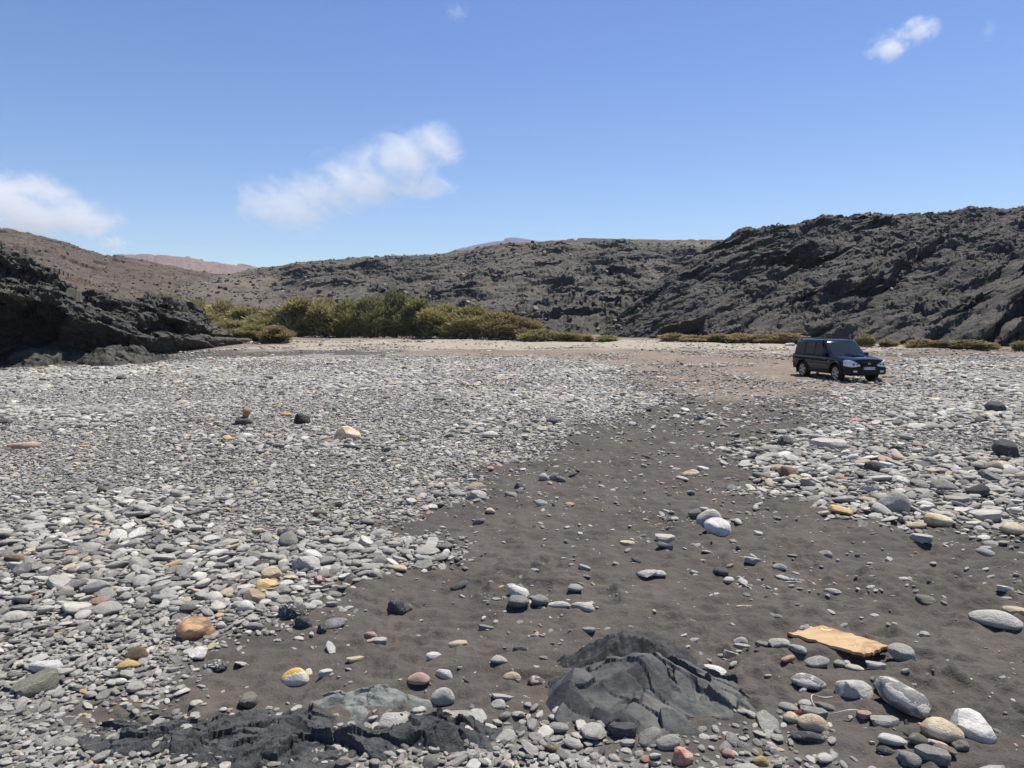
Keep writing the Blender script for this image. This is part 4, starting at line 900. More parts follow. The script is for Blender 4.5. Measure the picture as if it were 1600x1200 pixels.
def crown_mesh(seed, nl, nlobes, leaf=0.055, low=False):
    """unit shrub: about 1 wide, 1 high; thousands of narrow feathery sprays"""
    r = np.random.default_rng(seed); P = []
    lob = []
    for k in range(nlobes):
        a = r.uniform(0, 6.28); d = r.uniform(0, .32) ** 1; h = r.uniform(.25, .78) if not low else r.uniform(.2, .5)
        h *= 1.12 - d
        lob.append((math.cos(a) * d, math.sin(a) * d, h, r.uniform(.10, .24), r.uniform(.12, .26)))
    lob.append((0, 0, .72 if not low else .5, .2, .24)); L_ = np.array(lob)
    w = L_[:, 3] ** 2; k = r.choice(len(L_), nl, p=w / w.sum()); d = r.normal(size=(nl, 3)); d /= np.linalg.norm(d, axis=1, keepdims=True)
    rad = r.uniform(.25, 1.08, nl) ** .45
    c = L_[k, :3] + d * rad[:, None] * L_[k][:, [3, 3, 4]]
    fr = r.random(nl) < .12; c[fr, 2] = r.uniform(.02, .35, fr.sum()); c[:, 2] = np.clip(c[:, 2], 0.01, 1.2)
    up = d * [0.7, .7, .5] + np.array([0, 0, .75]) + r.normal(0, .35, (nl, 3)); up /= np.linalg.norm(up, axis=1, keepdims=True)
    sd_ = np.cross(up, r.normal(size=(nl, 3))); sd_ /= np.linalg.norm(sd_, axis=1, keepdims=True)
    ln = leaf * r.uniform(.6, 1.9, nl)[:, None]; wd = ln * r.uniform(.14, .28, nl)[:, None]
    a = c - sd_ * wd * .5; b = c + sd_ * wd * .5; e = c + up * ln + sd_ * wd * .3; f = c + up * ln - sd_ * wd * .3
    V = np.stack([a, b, e, f], 1).reshape(-1, 3); F = np.arange(nl * 4).reshape(-1, 4)
    return np_mesh('crown', V, F, LEAF, False)
def trunk_mesh(seed, nst=5, rad=.022, lean=.3, top=.75):
    r = random.Random(seed); bm = bmesh.new()
    def tube(pts, rs):
        prev = None
        for q, (p, ra) in enumerate(zip(pts, rs)):
            t = (pts[min(q + 1, len(pts) - 1)] - pts[max(q - 1, 0)]).normalized(); s = t.cross(Vector((.3, 1, .2))).normalized(); u = t.cross(s)
            ring = [bm.verts.new(p + (s * math.cos(k * 1.0472) + u * math.sin(k * 1.0472)) * ra) for k in range(6)]
            if prev:
                for k in range(6): bm.faces.new((prev[k], prev[(k + 1) % 6], ring[(k + 1) % 6], ring[k]))
            prev = ring
        bm.faces.new(prev)
    for k in range(nst):
        a = k * 6.28 / nst + r.uniform(-.4, .4); le = r.uniform(.4, 1) * lean; p = Vector((math.cos(a) * .03, math.sin(a) * .03, -.04)); d = Vector((math.cos(a) * le, math.sin(a) * le, 1)).normalized()
        pts = [p]; N_ = 6
        for q in range(N_):
            d = (d + Vector((r.uniform(-.22, .22), r.uniform(-.22, .22), r.uniform(-.05, .15)))).normalized(); p = p + d * top * r.uniform(.8, 1.05) / N_; pts.append(p)
        tube(pts, [rad * (1 - .13 * q) for q in range(N_ + 1)])
        for b in range(2):
            q = r.randint(2, 4); d2 = (d + Vector((r.uniform(-1, 1), r.uniform(-1, 1), .2))).normalized(); tube([pts[q], pts[q] + d2 * .12, pts[q] + d2 * .2 + Vector((0, 0, .06))], [rad * .5, rad * .35, rad * .15])
    me = bpy.data.meshes.new('trunk'); bm.to_mesh(me); bm.free(); me.materials.append(BARK); return me
CROWN = [crown_mesh(900 + k, 9000, 15, .075) for k in range(5)]
SCRUB = [crown_mesh(950 + k, 3200, 8, .12, True) for k in range(3)]
TRUNK = [trunk_mesh(k) for k in range(4)]; TWIG = [trunk_mesh(30 + k, 7, .018, .9, .45) for k in range(2)]
GRN = dict(YG=(.32, .295, .15), G=(.32, .295, .145), DG=(.245, .245, .125), BG=(.30, .25, .14), GO=(.40, .32, .19), LB=(.34, .27, .16))
def shrub(name, px, top, base, wpx, D, col, label, k, low=False, group=None, asp=.8):
    b = at(px, base) if D is None else atd(px, base, D); D = b.y
    g = float(gz(b.x, b.y)); h = max(.3, atd(px, top, D).z - g); w = wpx * D / FPX
    r_ = empty(name, (b.x, b.y, g - .03), k * 2.39)
    cr = link('crown', (SCRUB if low else CROWN)[k % (3 if low else 5)], r_); cr.scale = (w * (1.75 if low else 1.6), w * asp * 1.3, h * (1.1 if low else .97)); cr.color = (*GRN[col], 1)
    tr = link('trunk', (TWIG if low else TRUNK)[k % (2 if low else 4)], r_); tr.scale = (w * .9, w * .7, h * .9)
    return tag(r_, label, 'shrub' if low else 'tree', group)
TREES = [
 (262, 463, 505, 72, 98, 'YG', 'yellow green tamarisk at the far left end of the thicket above the black ledge'),
 (305, 466, 510, 78, 94, 'YG', 'yellow green tamarisk second from the left end of the thicket'),
 (348, 472, 516, 78, 90, 'YG', 'yellow green tamarisk third from the left end of the thicket'),
 (392, 479, 522, 78, 87, 'YG', 'olive yellow tamarisk at the dip of the thicket skyline'),
 (432, 482, 526, 64, 84, 'G', 'darker green tamarisk right of the dip in the thicket skyline'),
 (470, 468, 527, 72, 81, 'YG', 'tall yellow green tamarisk left of the thicket centre'),
 (508, 463, 527, 70, 80, 'G', 'rounded green tamarisk left of the tallest tree group'),
 (545, 470, 527, 66, 80, 'YG', 'light olive tamarisk two places left of the tallest tree'),
 (580, 464, 528, 56, 79, 'DG', 'dark leaning tamarisk directly left of the tallest tree'),
 (616, 455, 528, 62, 80, 'DG', 'tallest dark green tree of the thicket'),
 (655, 469, 528, 72, 78, 'DG', 'dark green tamarisk directly right of the tallest tree'),
 (697, 473, 529, 76, 77, 'G', 'green tamarisk with a pale bent limb right of centre'),
 (740, 480, 530, 74, 75, 'G', 'green brown tamarisk in the right half of the thicket'),
 (780, 487, 531, 74, 74, 'BG', 'brownish tamarisk second from the right end of the thicket'),
 (818, 496, 532, 58, 73, 'BG', 'brownish tamarisk at the right end of the thicket'),
 (325, 492, 532, 74, 76, 'YG', 'low yellow green tamarisk behind the black ledge'),
 (365, 500, 537, 70, 72, 'YG', 'low olive tamarisk between ledge and thicket'),
 (400, 508, 539, 56, 69, 'YG', 'small olive bush left of the gold tinged front bush'),
 (432, 508, 541, 54, 67, 'LB', 'gold tinged bush standing foremost at the end of the ledge')]
for k, (px, tp, bs, w, D, c, lab) in enumerate(TREES): shrub('tamarisk_tree', px, tp, bs, w, D, c, lab, k, group='tamarisk thicket')
SCR = [(848, 513, 533, 46, 'YG', 'low green bush at the right foot of the thicket'), (884, 517, 533, 44, 'YG', 'second low green bush right of the thicket'), (915, 521, 533, 40, 'GO', 'third, yellowish low bush right of the thicket'),
 (948, 523, 533, 46, 'YG', 'flat low bush ending the row right of the thicket'), (1052, 519, 533, 36, 'GO', 'straw coloured bush at the foot of the hill gully'), (1086, 522, 534, 40, 'GO', 'low straw bush right of the gully bush'),
 (1120, 520, 535, 48, 'LB', 'golden bush left in the row behind the car'), (1155, 519, 535, 50, 'GO', 'golden bush in the middle of the row behind the car'), (1190, 521, 536, 50, 'LB', 'brown gold bush right of the row middle behind the car'),
 (1222, 518, 537, 48, 'GO', 'golden bush touching the car roof line at left'), (1352, 520, 541, 30, 'YG', 'small green bush just right of the car roof'), (1385, 527, 541, 34, 'OL' if 0 else 'YG', 'flat green bush right of the car bonnet'),
 (1438, 528, 543, 44, 'GO', 'straw bush at the right hill foot, leftmost of four'), (1472, 530, 543, 36, 'LB', 'rusty straw bush at the right hill foot, second of four'),
 (1512, 529, 545, 54, 'YG', 'wide olive bush at the right hill foot, third of four'), (1552, 534, 545, 26, 'GO', 'tiny golden bush at the right hill foot'), (1594, 531, 547, 34, 'YG', 'olive bush cut by the right frame edge')]
for k, (px, tp, bs, w, c, lab) in enumerate(SCR): shrub('scrub_bush', px, tp, bs, w, None, c, lab, k, True, 'scrub bushes at the foot of the right hill', .7)

# ------------------------------------------------------------------ orange board
def board():
    cs = [at(1231, 1008), at(1286, 996), at(1388, 1031), at(1352, 1046)]
    t = NT('weathered_orange_plywood', .8, .25); v = t.coord('Object')
    c = t.mix(t.ramp(t.noise(t.coord('Object', (1, 6, 1)), 3.5, 6, .7), [(.3, 0), (.7, 1)]), (.37, .245, .125), (.46, .335, .20))
    c = t.mix(t.ramp(t.noise(v, 5.0, 6, .75), [(.50, 0), (.64, .85)]), c, (.24, .125, .06))
    c = t.mix(t.ramp(t.noise(v, 9, 3, .6), [(.66, 0), (.69, .8)]), c, (.7, .66, .58))
    mat = t.done(c, t.bump(t.noise(v, 30, 5, .7), .3, .01))
    edge = plain('dark_board_edge', (.05, .035, .025), .9, 0, .2, .5, 30)  # underside and lower rim much darker than the top face
    cen = sum(cs, Vector()) / 4; root = empty('wooden_board', (cen.x, cen.y, 0)); z0 = .06; th = .045
    bm = bmesh.new(); n = 14; pts = []
    for k in range(4):
        a, b = cs[k] - cen, cs[(k + 1) % 4] - cen
        for q in range(n):
            p = a.lerp(b, q / n); j = .014; pts.append(Vector((p.x + random.uniform(-j, j), p.y + random.uniform(-j, j), 0)))
    def ring(z, s): return [bm.verts.new((p.x * s, p.y * s, z + .012 * (p.x - p.y))) for p in pts]
    r0, r1 = ring(z0 + th * .55, 1.0), ring(z0 + th, .988)
    bm.faces.new(r1)
    for k in range(len(r0)): bm.faces.new((r0[k], r0[(k + 1) % len(r0)], r1[(k + 1) % len(r0)], r1[k]))
    bm_obj('face', bm, mat, root)
    bm = bmesh.new(); r0, r1 = ring(z0, .985), ring(z0 + th * .55, .996); bm.faces.new(list(reversed(r0))); bm.faces.new(r1)
    for k in range(len(r0)): bm.faces.new((r0[k], r0[(k + 1) % len(r0)], r1[(k + 1) % len(r0)], r1[k]))
    bm_obj('underside', bm, edge, root)
    tag(root, 'weathered orange wooden board resting on stones at right', 'board')
board()
# wire loop, sticks and charred wood by the boulders
def tube_obj(name, pts, r, mat, sides=6):
    bm = bmesh.new(); prev = None
    for q, p in enumerate(pts):
        t = (pts[min(q + 1, len(pts) - 1)] - pts[max(q - 1, 0)]).normalized(); s = t.cross(Vector((.13, .2, 1))).normalized(); u = t.cross(s)
        rr = r[q] if isinstance(r, list) else r
        ring = [bm.verts.new(p + (s * math.cos(k * 6.2832 / sides) + u * math.sin(k * 6.2832 / sides)) * rr) for k in range(sides)]
        if prev:
            for k in range(sides): bm.faces.new((prev[k], prev[(k + 1) % sides], ring[(k + 1) % sides], ring[k]))
        else: bm.faces.new(list(reversed(ring)))
        prev = ring
    bm.faces.new(prev); return bm_obj(name, bm, mat, None, 60)
c = at(1310, 1112)
w_ = tube_obj('wire_loop', [Vector((c.x + .17 * math.cos(a) , c.y + .13 * math.sin(a), .03 + .05 * math.sin(a * 1.5 + .6) ** 2)) for a in np.linspace(.2, 5.9, 34)], .0035, plain('pale_wire', (.5, .47, .42), .6))
tag(w_, 'thin pale wire loop lying between the grey boulder and pale ovals', 'wire')
CHAR = plain('charred_wood', (.022, .02, .019), .85, 0, .3, .5, 20); DRY = plain('bleached_wood', (.55, .51, .45), .85, 0, .2, .35, 14)
for k, (px, py, ln, a, lab) in enumerate([(1352, 1122, .10, .5, 'black charred stick beside the pinkish red stone'), (1404, 1150, .13, 2.2, 'charred branch right of the angular light block'), (1416, 1140, .11, 1.0, 'short charred branch behind the charred heap'),
        (1398, 1168, .12, .2, 'charred stick in front of the angular light block'), (1412, 1163, .10, 2.8, 'crooked charred stick beside the olive brown stone')]):
    c = at(px, py); d = Vector((math.cos(a), math.sin(a), .12))
    o = tube_obj('charred_stick', [c + d * ln * (q - .5) + Vector((random.uniform(-.008, .008), random.uniform(-.008, .008), .025 + random.uniform(0, .012))) for q in np.linspace(0, 1, 6)], [.012, .016, .014, .015, .011, .006], CHAR); tag(o, lab, 'stick', 'charred sticks by the boulders')
for k, (px, py, ln, a, lab) in enumerate([(1385, 1156, .13, .15, 'bleached stick lying below the angular light block'), (1352, 1143, .08, 2.5, 'short bleached stick under the pinkish red stone'), (1240, 912, .16, -.1, 'long pale driftwood sliver on the right sand'), (1165, 950, .16, -.05, 'curved pale driftwood piece on the sand left of the block stone')]):
    c = at(px, py); d = Vector((math.cos(a), math.sin(a), 0))
    o = tube_obj('driftwood_stick', [c + d * ln * (q - .5) + Vector((0, .012 * math.sin(q * 3), .012)) for q in np.linspace(0, 1, 6)], [.006, .010, .011, .010, .009, .005], DRY); tag(o, lab, 'driftwood')

# ------------------------------------------------------------------ the parked car
def car():
    cr, cf = at(1254, 588.5), at(1310, 596)
    hd = (cf - cr); hd.z = 0; hd.normalize(); lf = Vector((-hd.y, hd.x, 0))
    c = (cr + cf) / 2 + lf * .80; rz = math.atan2(hd.y, hd.x)
    root = empty('parked_car', (c.x, c.y, float(gz(c.x, c.y)) - .015), rz)
    tag(root, 'black four-wheel-drive car with silver alloy wheels parked on the valley floor', 'car')
    PAINT = NT('black_blue_paint', .18, .08); PAINT.b.inputs['Coat Weight'].default_value = 0.55; PAINT.b.inputs['Coat Roughness'].default_value = .04
    PAINT = PAINT.done(PAINT.mix(PAINT.ramp(PAINT.noise(PAINT.coord(), 3, 4), [(.4, 0), (.8, .25)]), (.002, .002, .007), (.006, .006, .008)))
    PLAS = plain('black_plastic', (.013, .013, .012), .6, 0, .25); GLASS = plain('tinted_glass', (.004, .004, .005), .05, 0, .12, .02)
    WIND = plain('windscreen_glass', (.018, .024, .032), .03, 0, .45, .02); TYRE = plain('tyre_rubber', (.018, .018, .018), .85, 0, .2)
    ALLOY = plain('silver_alloy', (.50, .50, .52), .32, .8); CHROME = plain('chrome', (.75, .75, .76), .15, 1.0); LAMP = plain('headlamp_glass', (.72, .75, .82), .12, .1, .8, .35, 9)
    WHITE = plain('plate_white', (.62, .63, .68), .5); BLUE = plain('plate_blue', (.02, .05, .3), .5); INK = plain('plate_ink', (.015, .015, .02), .6)
    RED = plain('tail_lamp', (.25, .01, .01), .15); AMB = plain('side_repeater', (.75, .7, .62), .2); BOLT = plain('dark_gap', (.01, .01, .01), .9)
    def loft(name, rings, mat, cap=True, ang=32, parent=root, closed=True):
        bm = bmesh.new(); R = [[bm.verts.new(p) for p in r] for r in rings]; n = len(R[0])
        for a, b in zip(R, R[1:]):
            for k in range(n if closed else n - 1): bm.faces.new((a[k], a[(k + 1) % n], b[(k + 1) % n], b[k]))
        if cap: bm.faces.new(list(reversed(R[0]))); bm.faces.new(R[-1])
        bmesh.ops.recalc_face_normals(bm, faces=bm.faces[:]); return bm_obj(name, bm, mat, parent, ang)
    def box(name, c, s, mat, parent=root, bev=.012, rot=None):
        bm = bmesh.new(); bmesh.ops.create_cube(bm, size=1, matrix=Matrix.Translation(c) @ (rot or Matrix()) @ Matrix.Diagonal((*s, 1)))
        bmesh.ops.bevel(bm, geom=bm.edges[:], offset=bev, segments=2, affect='EDGES', profile=.5); return bm_obj(name, bm, mat, parent, 40)
    def panel(name, pts, th, mat, parent=root):
        """thin plate with the outline pts; th is the thickness vector"""
        th = Vector(th); return loft(name, [[Vector(p) for p in pts], [Vector(p) + th for p in pts]], mat, True, 30, parent)
    # body shell
    ST = [(2.36, .50, .87, .93, .58, .62, .50), (2.31, .40, .92, .985, .74, .76, .62), (2.18, .36, .955, 1.02, .84, .845, .69), (1.9, .36, .99, 1.055, .875, .88, .73), (1.4, .36, 1.02, 1.10, .89, .905, .77), (.95, .36, 1.05, 1.14, .895, .915, .81),
          (.5, .36, 1.045, 1.115, .895, .92, .85), (-.4, .36, 1.05, 1.12, .895, .922, .86), (-1.4, .36, 1.06, 1.125, .895, .918, .86), (-2.0, .38, 1.06, 1.125, .88, .90, .85), (-2.26, .42, 1.05, 1.12, .86, .88, .83), (-2.34, .5, 1.0, 1.09, .80, .82, .78)]
    rings = []
    for (x, zb, zt, zp, ws, wb, wt) in ST:
        h = [(0, zb), (ws * .8, zb), (ws - .02, zb + .05), (ws + .01, zb + .2), (wb + .012, (zb + zt) / 2 + .05), (wb + .008, zt - .12), (wb - .012, zt - .03), (wb - .05, zt + .01), (wt, zp - .02), (wt * .7, zp + .005), (wt * .3, zp + .02), (0, zp + .022)]
        rings.append([Vector((x, a, z)) for a, z in h] + [Vector((x, -a, z)) for a, z in h[-2:0:-1]])
    body = loft('body', rings, PAINT, ang=28)
    for wx in (1.40, -1.36):
        for sy in (-1, 1):
            bm = bmesh.new(); bmesh.ops.create_cone(bm, cap_ends=True, segments=36, radius1=.445, radius2=.445, depth=.5, matrix=Matrix.Translation((wx, sy * .83, .39)) @ Matrix.Rotation(math.pi / 2, 4, 'X'))
            me = bpy.data.meshes.new('cut'); bm.to_mesh(me); bm.free(); cu = bpy.data.objects.new('cut', me); COL.objects.link(cu)
            md = body.modifiers.new('arch', 'BOOLEAN'); md.object = cu; md.operation = 'DIFFERENCE'; md.solver = 'EXACT'; body.parent = None
            dg = bpy.context.evaluated_depsgraph_get(); new = bpy.data.meshes.new_from_object(body.evaluated_get(dg)); body.modifiers.clear(); body.data = new; body.parent = root
            bpy.data.objects.remove(cu)
    # cabin
    def ring(z, xf, xr, w, b=.0):
        h = [(xf, 0), (xf - .015, w * .45), (xf - .06, w * .8), (xf - .12, w * .94), (xf - .22, w), (xf - .7, w + b), (xr + .9, w + b), (xr + .25, w), (xr + .08, w * .93), (xr + .02, w * .7), (xr, 0)]
        return [Vector((x, y, z)) for x, y in h] + [Vector((x, -y, z)) for x, y in h[-2:0:-1]]
    loft('cabin', [ring(1.07, 1.02, -2.32, .88, .01), ring(1.35, .70, -2.28, .845, .01), ring(1.67, .33, -2.22, .785, .008), ring(1.75, .20, -2.18, .74), ring(1.785, .02, -2.08, .65), ring(1.80, -.25, -1.9, .45)], PAINT, ang=24)
    def sidey(z): return np.interp(z, [1.07, 1.35, 1.67], [.90, .865, .803])
    for s in (-1, 1):
        for nm, q in (('front_side_window', [(.62, 1.13), (-.30, 1.13), (-.30, 1.65), (.10, 1.65)]), ('rear_side_window', [(-.37, 1.13), (-1.16, 1.13), (-1.16, 1.645), (-.37, 1.65)]), ('quarter_window', [(-1.23, 1.13), (-2.07, 1.14), (-2.02, 1.62), (-1.23, 1.645)])):
            panel(nm, [(x, s * (sidey(z) + .004), z) for x, z in q], (0, s * .01, .003), GLASS)
        box('door_mirror', (.60, s * 1.0, 1.15), (.13, .22, .16), PAINT, bev=.045)
        for hx in (-.12, -1.0): box('door_handle', (hx, s * .935, .95), (.17, .03, .03), PLAS, bev=.01)
        box('side_moulding', (.02, s * .925, .67), (1.62, .03, .045), plain('moulding_grey', (.09, .09, .09), .4), bev=.012)
        box('sill_cladding', (.02, s * .89, .44), (1.84, .06, .16), PLAS, bev=.025)
        box('side_repeater', (.87, s * .928, .86), (.07, .02, .035), AMB, bev=.008)
        for rx in (-.9,): loft('roof_rail', [[Vector((x, s * .66 + .018 * math.cos(a), z + .018 * math.sin(a))) for a in np.linspace(0, 6.28, 9)[:-1]] for x, z in ((-1.98, 1.76), (-1.88, 1.835), (-.9, 1.85), (-.1, 1.83), (0.0, 1.76))], PLAS)
        for wx in (1.40, -1.36):
            R1, R2 = .445, .525; pr = []
            for a in np.linspace(-.12, math.pi + .12, 25):
                ca, sa = math.cos(a), math.sin(a); pr.append([Vector((wx + r * ca, s * yv, max(.33, .39 + r * sa))) for r, yv in ((R1, .86), (R1, .955), (R1 + .03, .965), (R2 - .02, .945), (R2, .90), (R2, .86))])
            loft('wheel_arch_trim', pr, PLAS)
        # lamps
        hl = []
        for u, (yy_, xx_) in enumerate([(.38, 2.388), (.50, 2.385), (.60, 2.375), (.70, 2.345), (.805, 2.29), (.885, 2.15), (.912, 2.02)]):
            t_ = u / 6; lo = .725 - .045 * math.sin(t_ * 3.1); hi = .785 + .185 * math.sin(min(1, t_ * 1.35) * 1.57) - (.05 if u == 6 else 0)
            hl.append([Vector((xx_ - .08, s * (yy_ - .03), lo)), Vector((xx_ + .012, s * (yy_ + .004), lo)), Vector((xx_ + .018, s * (yy_ + .008), (lo + hi) / 2)), Vector((xx_ - .012, s * (yy_ + .004), hi - .01)), Vector((xx_ - .08, s * (yy_ - .03), hi))])
        hlo = loft('headlight', hl, LAMP, ang=50)
        for yy_, rr in ((.52, .035), (.66, .05)):
            bm = bmesh.new(); bmesh.ops.create_cone(bm, cap_ends=True, segments=18, radius1=rr, radius2=rr * .7, depth=.03, matrix=Matrix.Translation((2.405 - (yy_ - .45) ** 2 * .7, s * yy_, .79)) @ Matrix.Rotation(math.pi / 2, 4, 'Y')); bm_obj('reflector', bm, WIND, hlo, 40)
        box('fog_lamp', (2.385, s * .60, .50), (.05, .17, .075), LAMP, bev=.018)
        box('tail_lamp', (-2.33, s * .80, .93), (.08, .12, .30), RED, bev=.02)
        box('mud_flap', (-1.84, s * .84, .34), (.02, .2, .24), BOLT, bev=.004)
    ws = []
    for z, xf, w in ((1.13, .955, .868), (1.35, .705, .84), (1.65, .36, .785)):
        ws.append([Vector((xf - dx + .012, w * f, z + .006)) for f, dx in ((-.86, .075), (-.5, .02), (0, 0), (.5, .02), (.86, .075))])
    bm = bmesh.new(); R = [[bm.verts.new(p) for p in r] for r in ws]; R2 = [[bm.verts.new(p - Vector((.02, 0, .012))) for p in r] for r in ws]
    for a, b in zip(R, R[1:]):
        for k in range(4): bm.faces.new((a[k], a[k + 1], b[k + 1], b[k]))
    for a, b in zip(R2, R2[1:]):
        for k in range(4): bm.faces.new((b[k], b[k + 1], a[k + 1], a[k]))
    bmesh.ops.recalc_face_normals(bm, faces=bm.faces[:]); wo = bm_obj('windscreen', bm, WIND, root, 30)
    for y0 in (-.35, .25):
        loft('wiper', [[Vector((x, y + .008 * math.cos(a), z + .008 * math.sin(a))) for a in np.linspace(0, 6.28, 7)[:-1]] for x, y, z in ((.985, y0, 1.135), (.93, y0 + .25, 1.18), (.935, y0 + .5, 1.165))], PLAS, parent=wo)
    box('rear_window', (-2.285, 0, 1.40), (.02, 1.2, .38), GLASS, rot=Matrix.Rotation(math.radians(8), 4, 'Y'), bev=.008)
    loft('rear_spoiler', [[Vector((x, y, z)) for x, z in ((-2.08, 1.77), (-2.36, 1.765), (-2.38, 1.735), (-2.1, 1.71))] for y in (-.6, -.3, .3, .6)], PAINT)
    # hood intake, grille, bumpers, plate, badge
    loft('bonnet_scoop', [[Vector((1.62, y, z)) for y, z in ((-.27, 1.08), (.27, 1.08), (.25, 1.15), (-.25, 1.15))], [Vector((1.35, y, z)) for y, z in ((-.29, 1.09), (.29, 1.09), (.25, 1.18), (-.25, 1.18))], [Vector((.98, y, z)) for y, z in ((-.28, 1.10), (.28, 1.10), (.24, 1.175), (-.24, 1.175))]], PAINT)
    box('scoop_opening', (1.625, 0, 1.118), (.02, .46, .05), BOLT, bev=.006)
    g = panel('grille', [(2.372, -.38, .93), (2.372, .38, .93), (2.385, .34, .70), (2.385, -.34, .70)], (.02, 0, 0), BOLT)
    for z in (.74, .79, .84, .89): box('grille_bar', (2.403, 0, z), (.02, .68, .014), PLAS, g, .005)
    bd = loft('badge', [[Vector((2.41 + dx, .068 * k * math.cos(a), .83 + .037 * k * math.sin(a))) for a in np.linspace(0, 6.283, 25)[:-1]] for dx, k in ((0, 1), (.012, 1), (.012, .82), (0, .82), (0, 1))], CHROME, False, parent=g)
    for y0 in (-.026, .026): panel('badge_bar', [(2.411, y0 - .012, .802), (2.411, y0 + .004, .802), (2.411, y0 + .014, .858), (2.411, y0 - .002, .858)], (.012, 0, 0), CHROME, bd)
    panel('badge_bar', [(2.411, -.03, .82), (2.411, .03, .827), (2.411, .03, .840), (2.411, -.03, .833)], (.011, 0, 0), CHROME, bd)
    def bumper(name, sx, x0, z0, z1):
        R = []
        for y, dx in ((-.90, -.38), (-.885, -.17), (-.80, -.06), (-.55, -.01), (0, .02), (.55, -.01), (.80, -.06), (.885, -.17), (.90, -.38)):
            x = x0 + dx; R.append([Vector((sx * (x - .14), y * .95, z0 + .03)), Vector((sx * (x - .03), y, z0)), Vector((sx * x, y, z0 + .06)), Vector((sx * (x + .015), y, (z0 + z1) / 2)), Vector((sx * x, y, z1 - .03)), Vector((sx * (x - .05), y * .985, z1)), Vector((sx * (x - .16), y * .94, z1 - .01))])
        return loft(name, R, PLAS, ang=40)
    bumper('front_bumper', 1, 2.40, .36, .69); bumper('rear_bumper', -1, 2.42, .42, .74)
    pl = box('number_plate', (2.432, 0, .63), (.016, .52, .112), WHITE, bev=.004); box('plate_band', (2.4415, -.238, .63), (.004, .04, .106), BLUE, pl, .001)
    cu = bpy.data.curves.new('lettering', 'FONT'); cu.body = '9511 FYW'; cu.size = .098; cu.align_x = 'CENTER'; cu.align_y = 'CENTER'; cu.extrude = .002
    to = bpy.data.objects.new('lettering', cu); COL.objects.link(to); dg = bpy.context.evaluated_depsgraph_get(); me = bpy.data.meshes.new_from_object(to.evaluated_get(dg)); bpy.data.objects.remove(to)
    me.materials.clear(); me.materials.append(INK); lo = link('lettering', me, pl); lo.matrix_local = Matrix(((0, 0, 1, 2.4425), (1, 0, 0, .02), (0, 1, 0, .63), (0, 0, 0, 1)))
    box('underbody', (0, 0, .36), (3.9, 1.1, .16), BOLT, bev=.03)
    # wheels
    def lathe(name, prof, mat, parent, seg=36):
        return loft(name, [[Vector((r * math.cos(a), y, r * math.sin(a))) for a in np.linspace(0, 2 * math.pi, seg + 1)[:-1]] for r, y in prof], mat, True, 35, parent)
    for wx in (1.40, -1.36):
        for s in (-1, 1):
            w = empty('wheel', (wx, s * .775, .375)); w.parent = root
            w.rotation_euler = (0, 0, 0)
            lathe('tyre', [(.24, s * -.12), (.34, s * -.125), (.37, s * -.10), (.378, s * -.05), (.378, s * .05), (.37, s * .10), (.345, s * .122), (.30, s * .13), (.245, s * .118), (.24, s * .06)], TYRE, w)
            rim = lathe('rim', [(.10, s * .02), (.225, s * .03), (.236, s * .118), (.252, s * .124), (.252, s * .10), (.232, s * .0), (.10, s * .0)], ALLOY, w)
            for k in range(6):
                a = k * math.pi / 3 + .3; d = Vector((math.cos(a), 0, math.sin(a))); n = Vector((-math.sin(a), 0, math.cos(a)))
                pts = [d * .05 + n * .03, d * .235 + n * .042, d * .235 - n * .042, d * .05 - n * .03]
                loft('spoke', [[p + Vector((0, s * .075, 0)) for p in pts], [p + Vector((0, s * .112, 0)) for p in pts]], ALLOY, parent=w)
            lathe('hub_cap', [(.01, s * .07), (.06, s * .07), (.058, s * .12), (.03, s * .128), (.005, s * .13)], ALLOY, w, 18)
            lathe('brake_disc', [(.01, s * .03), (.19, s * .03), (.19, s * .045), (.01, s * .045)], BOLT, w, 24)
car()


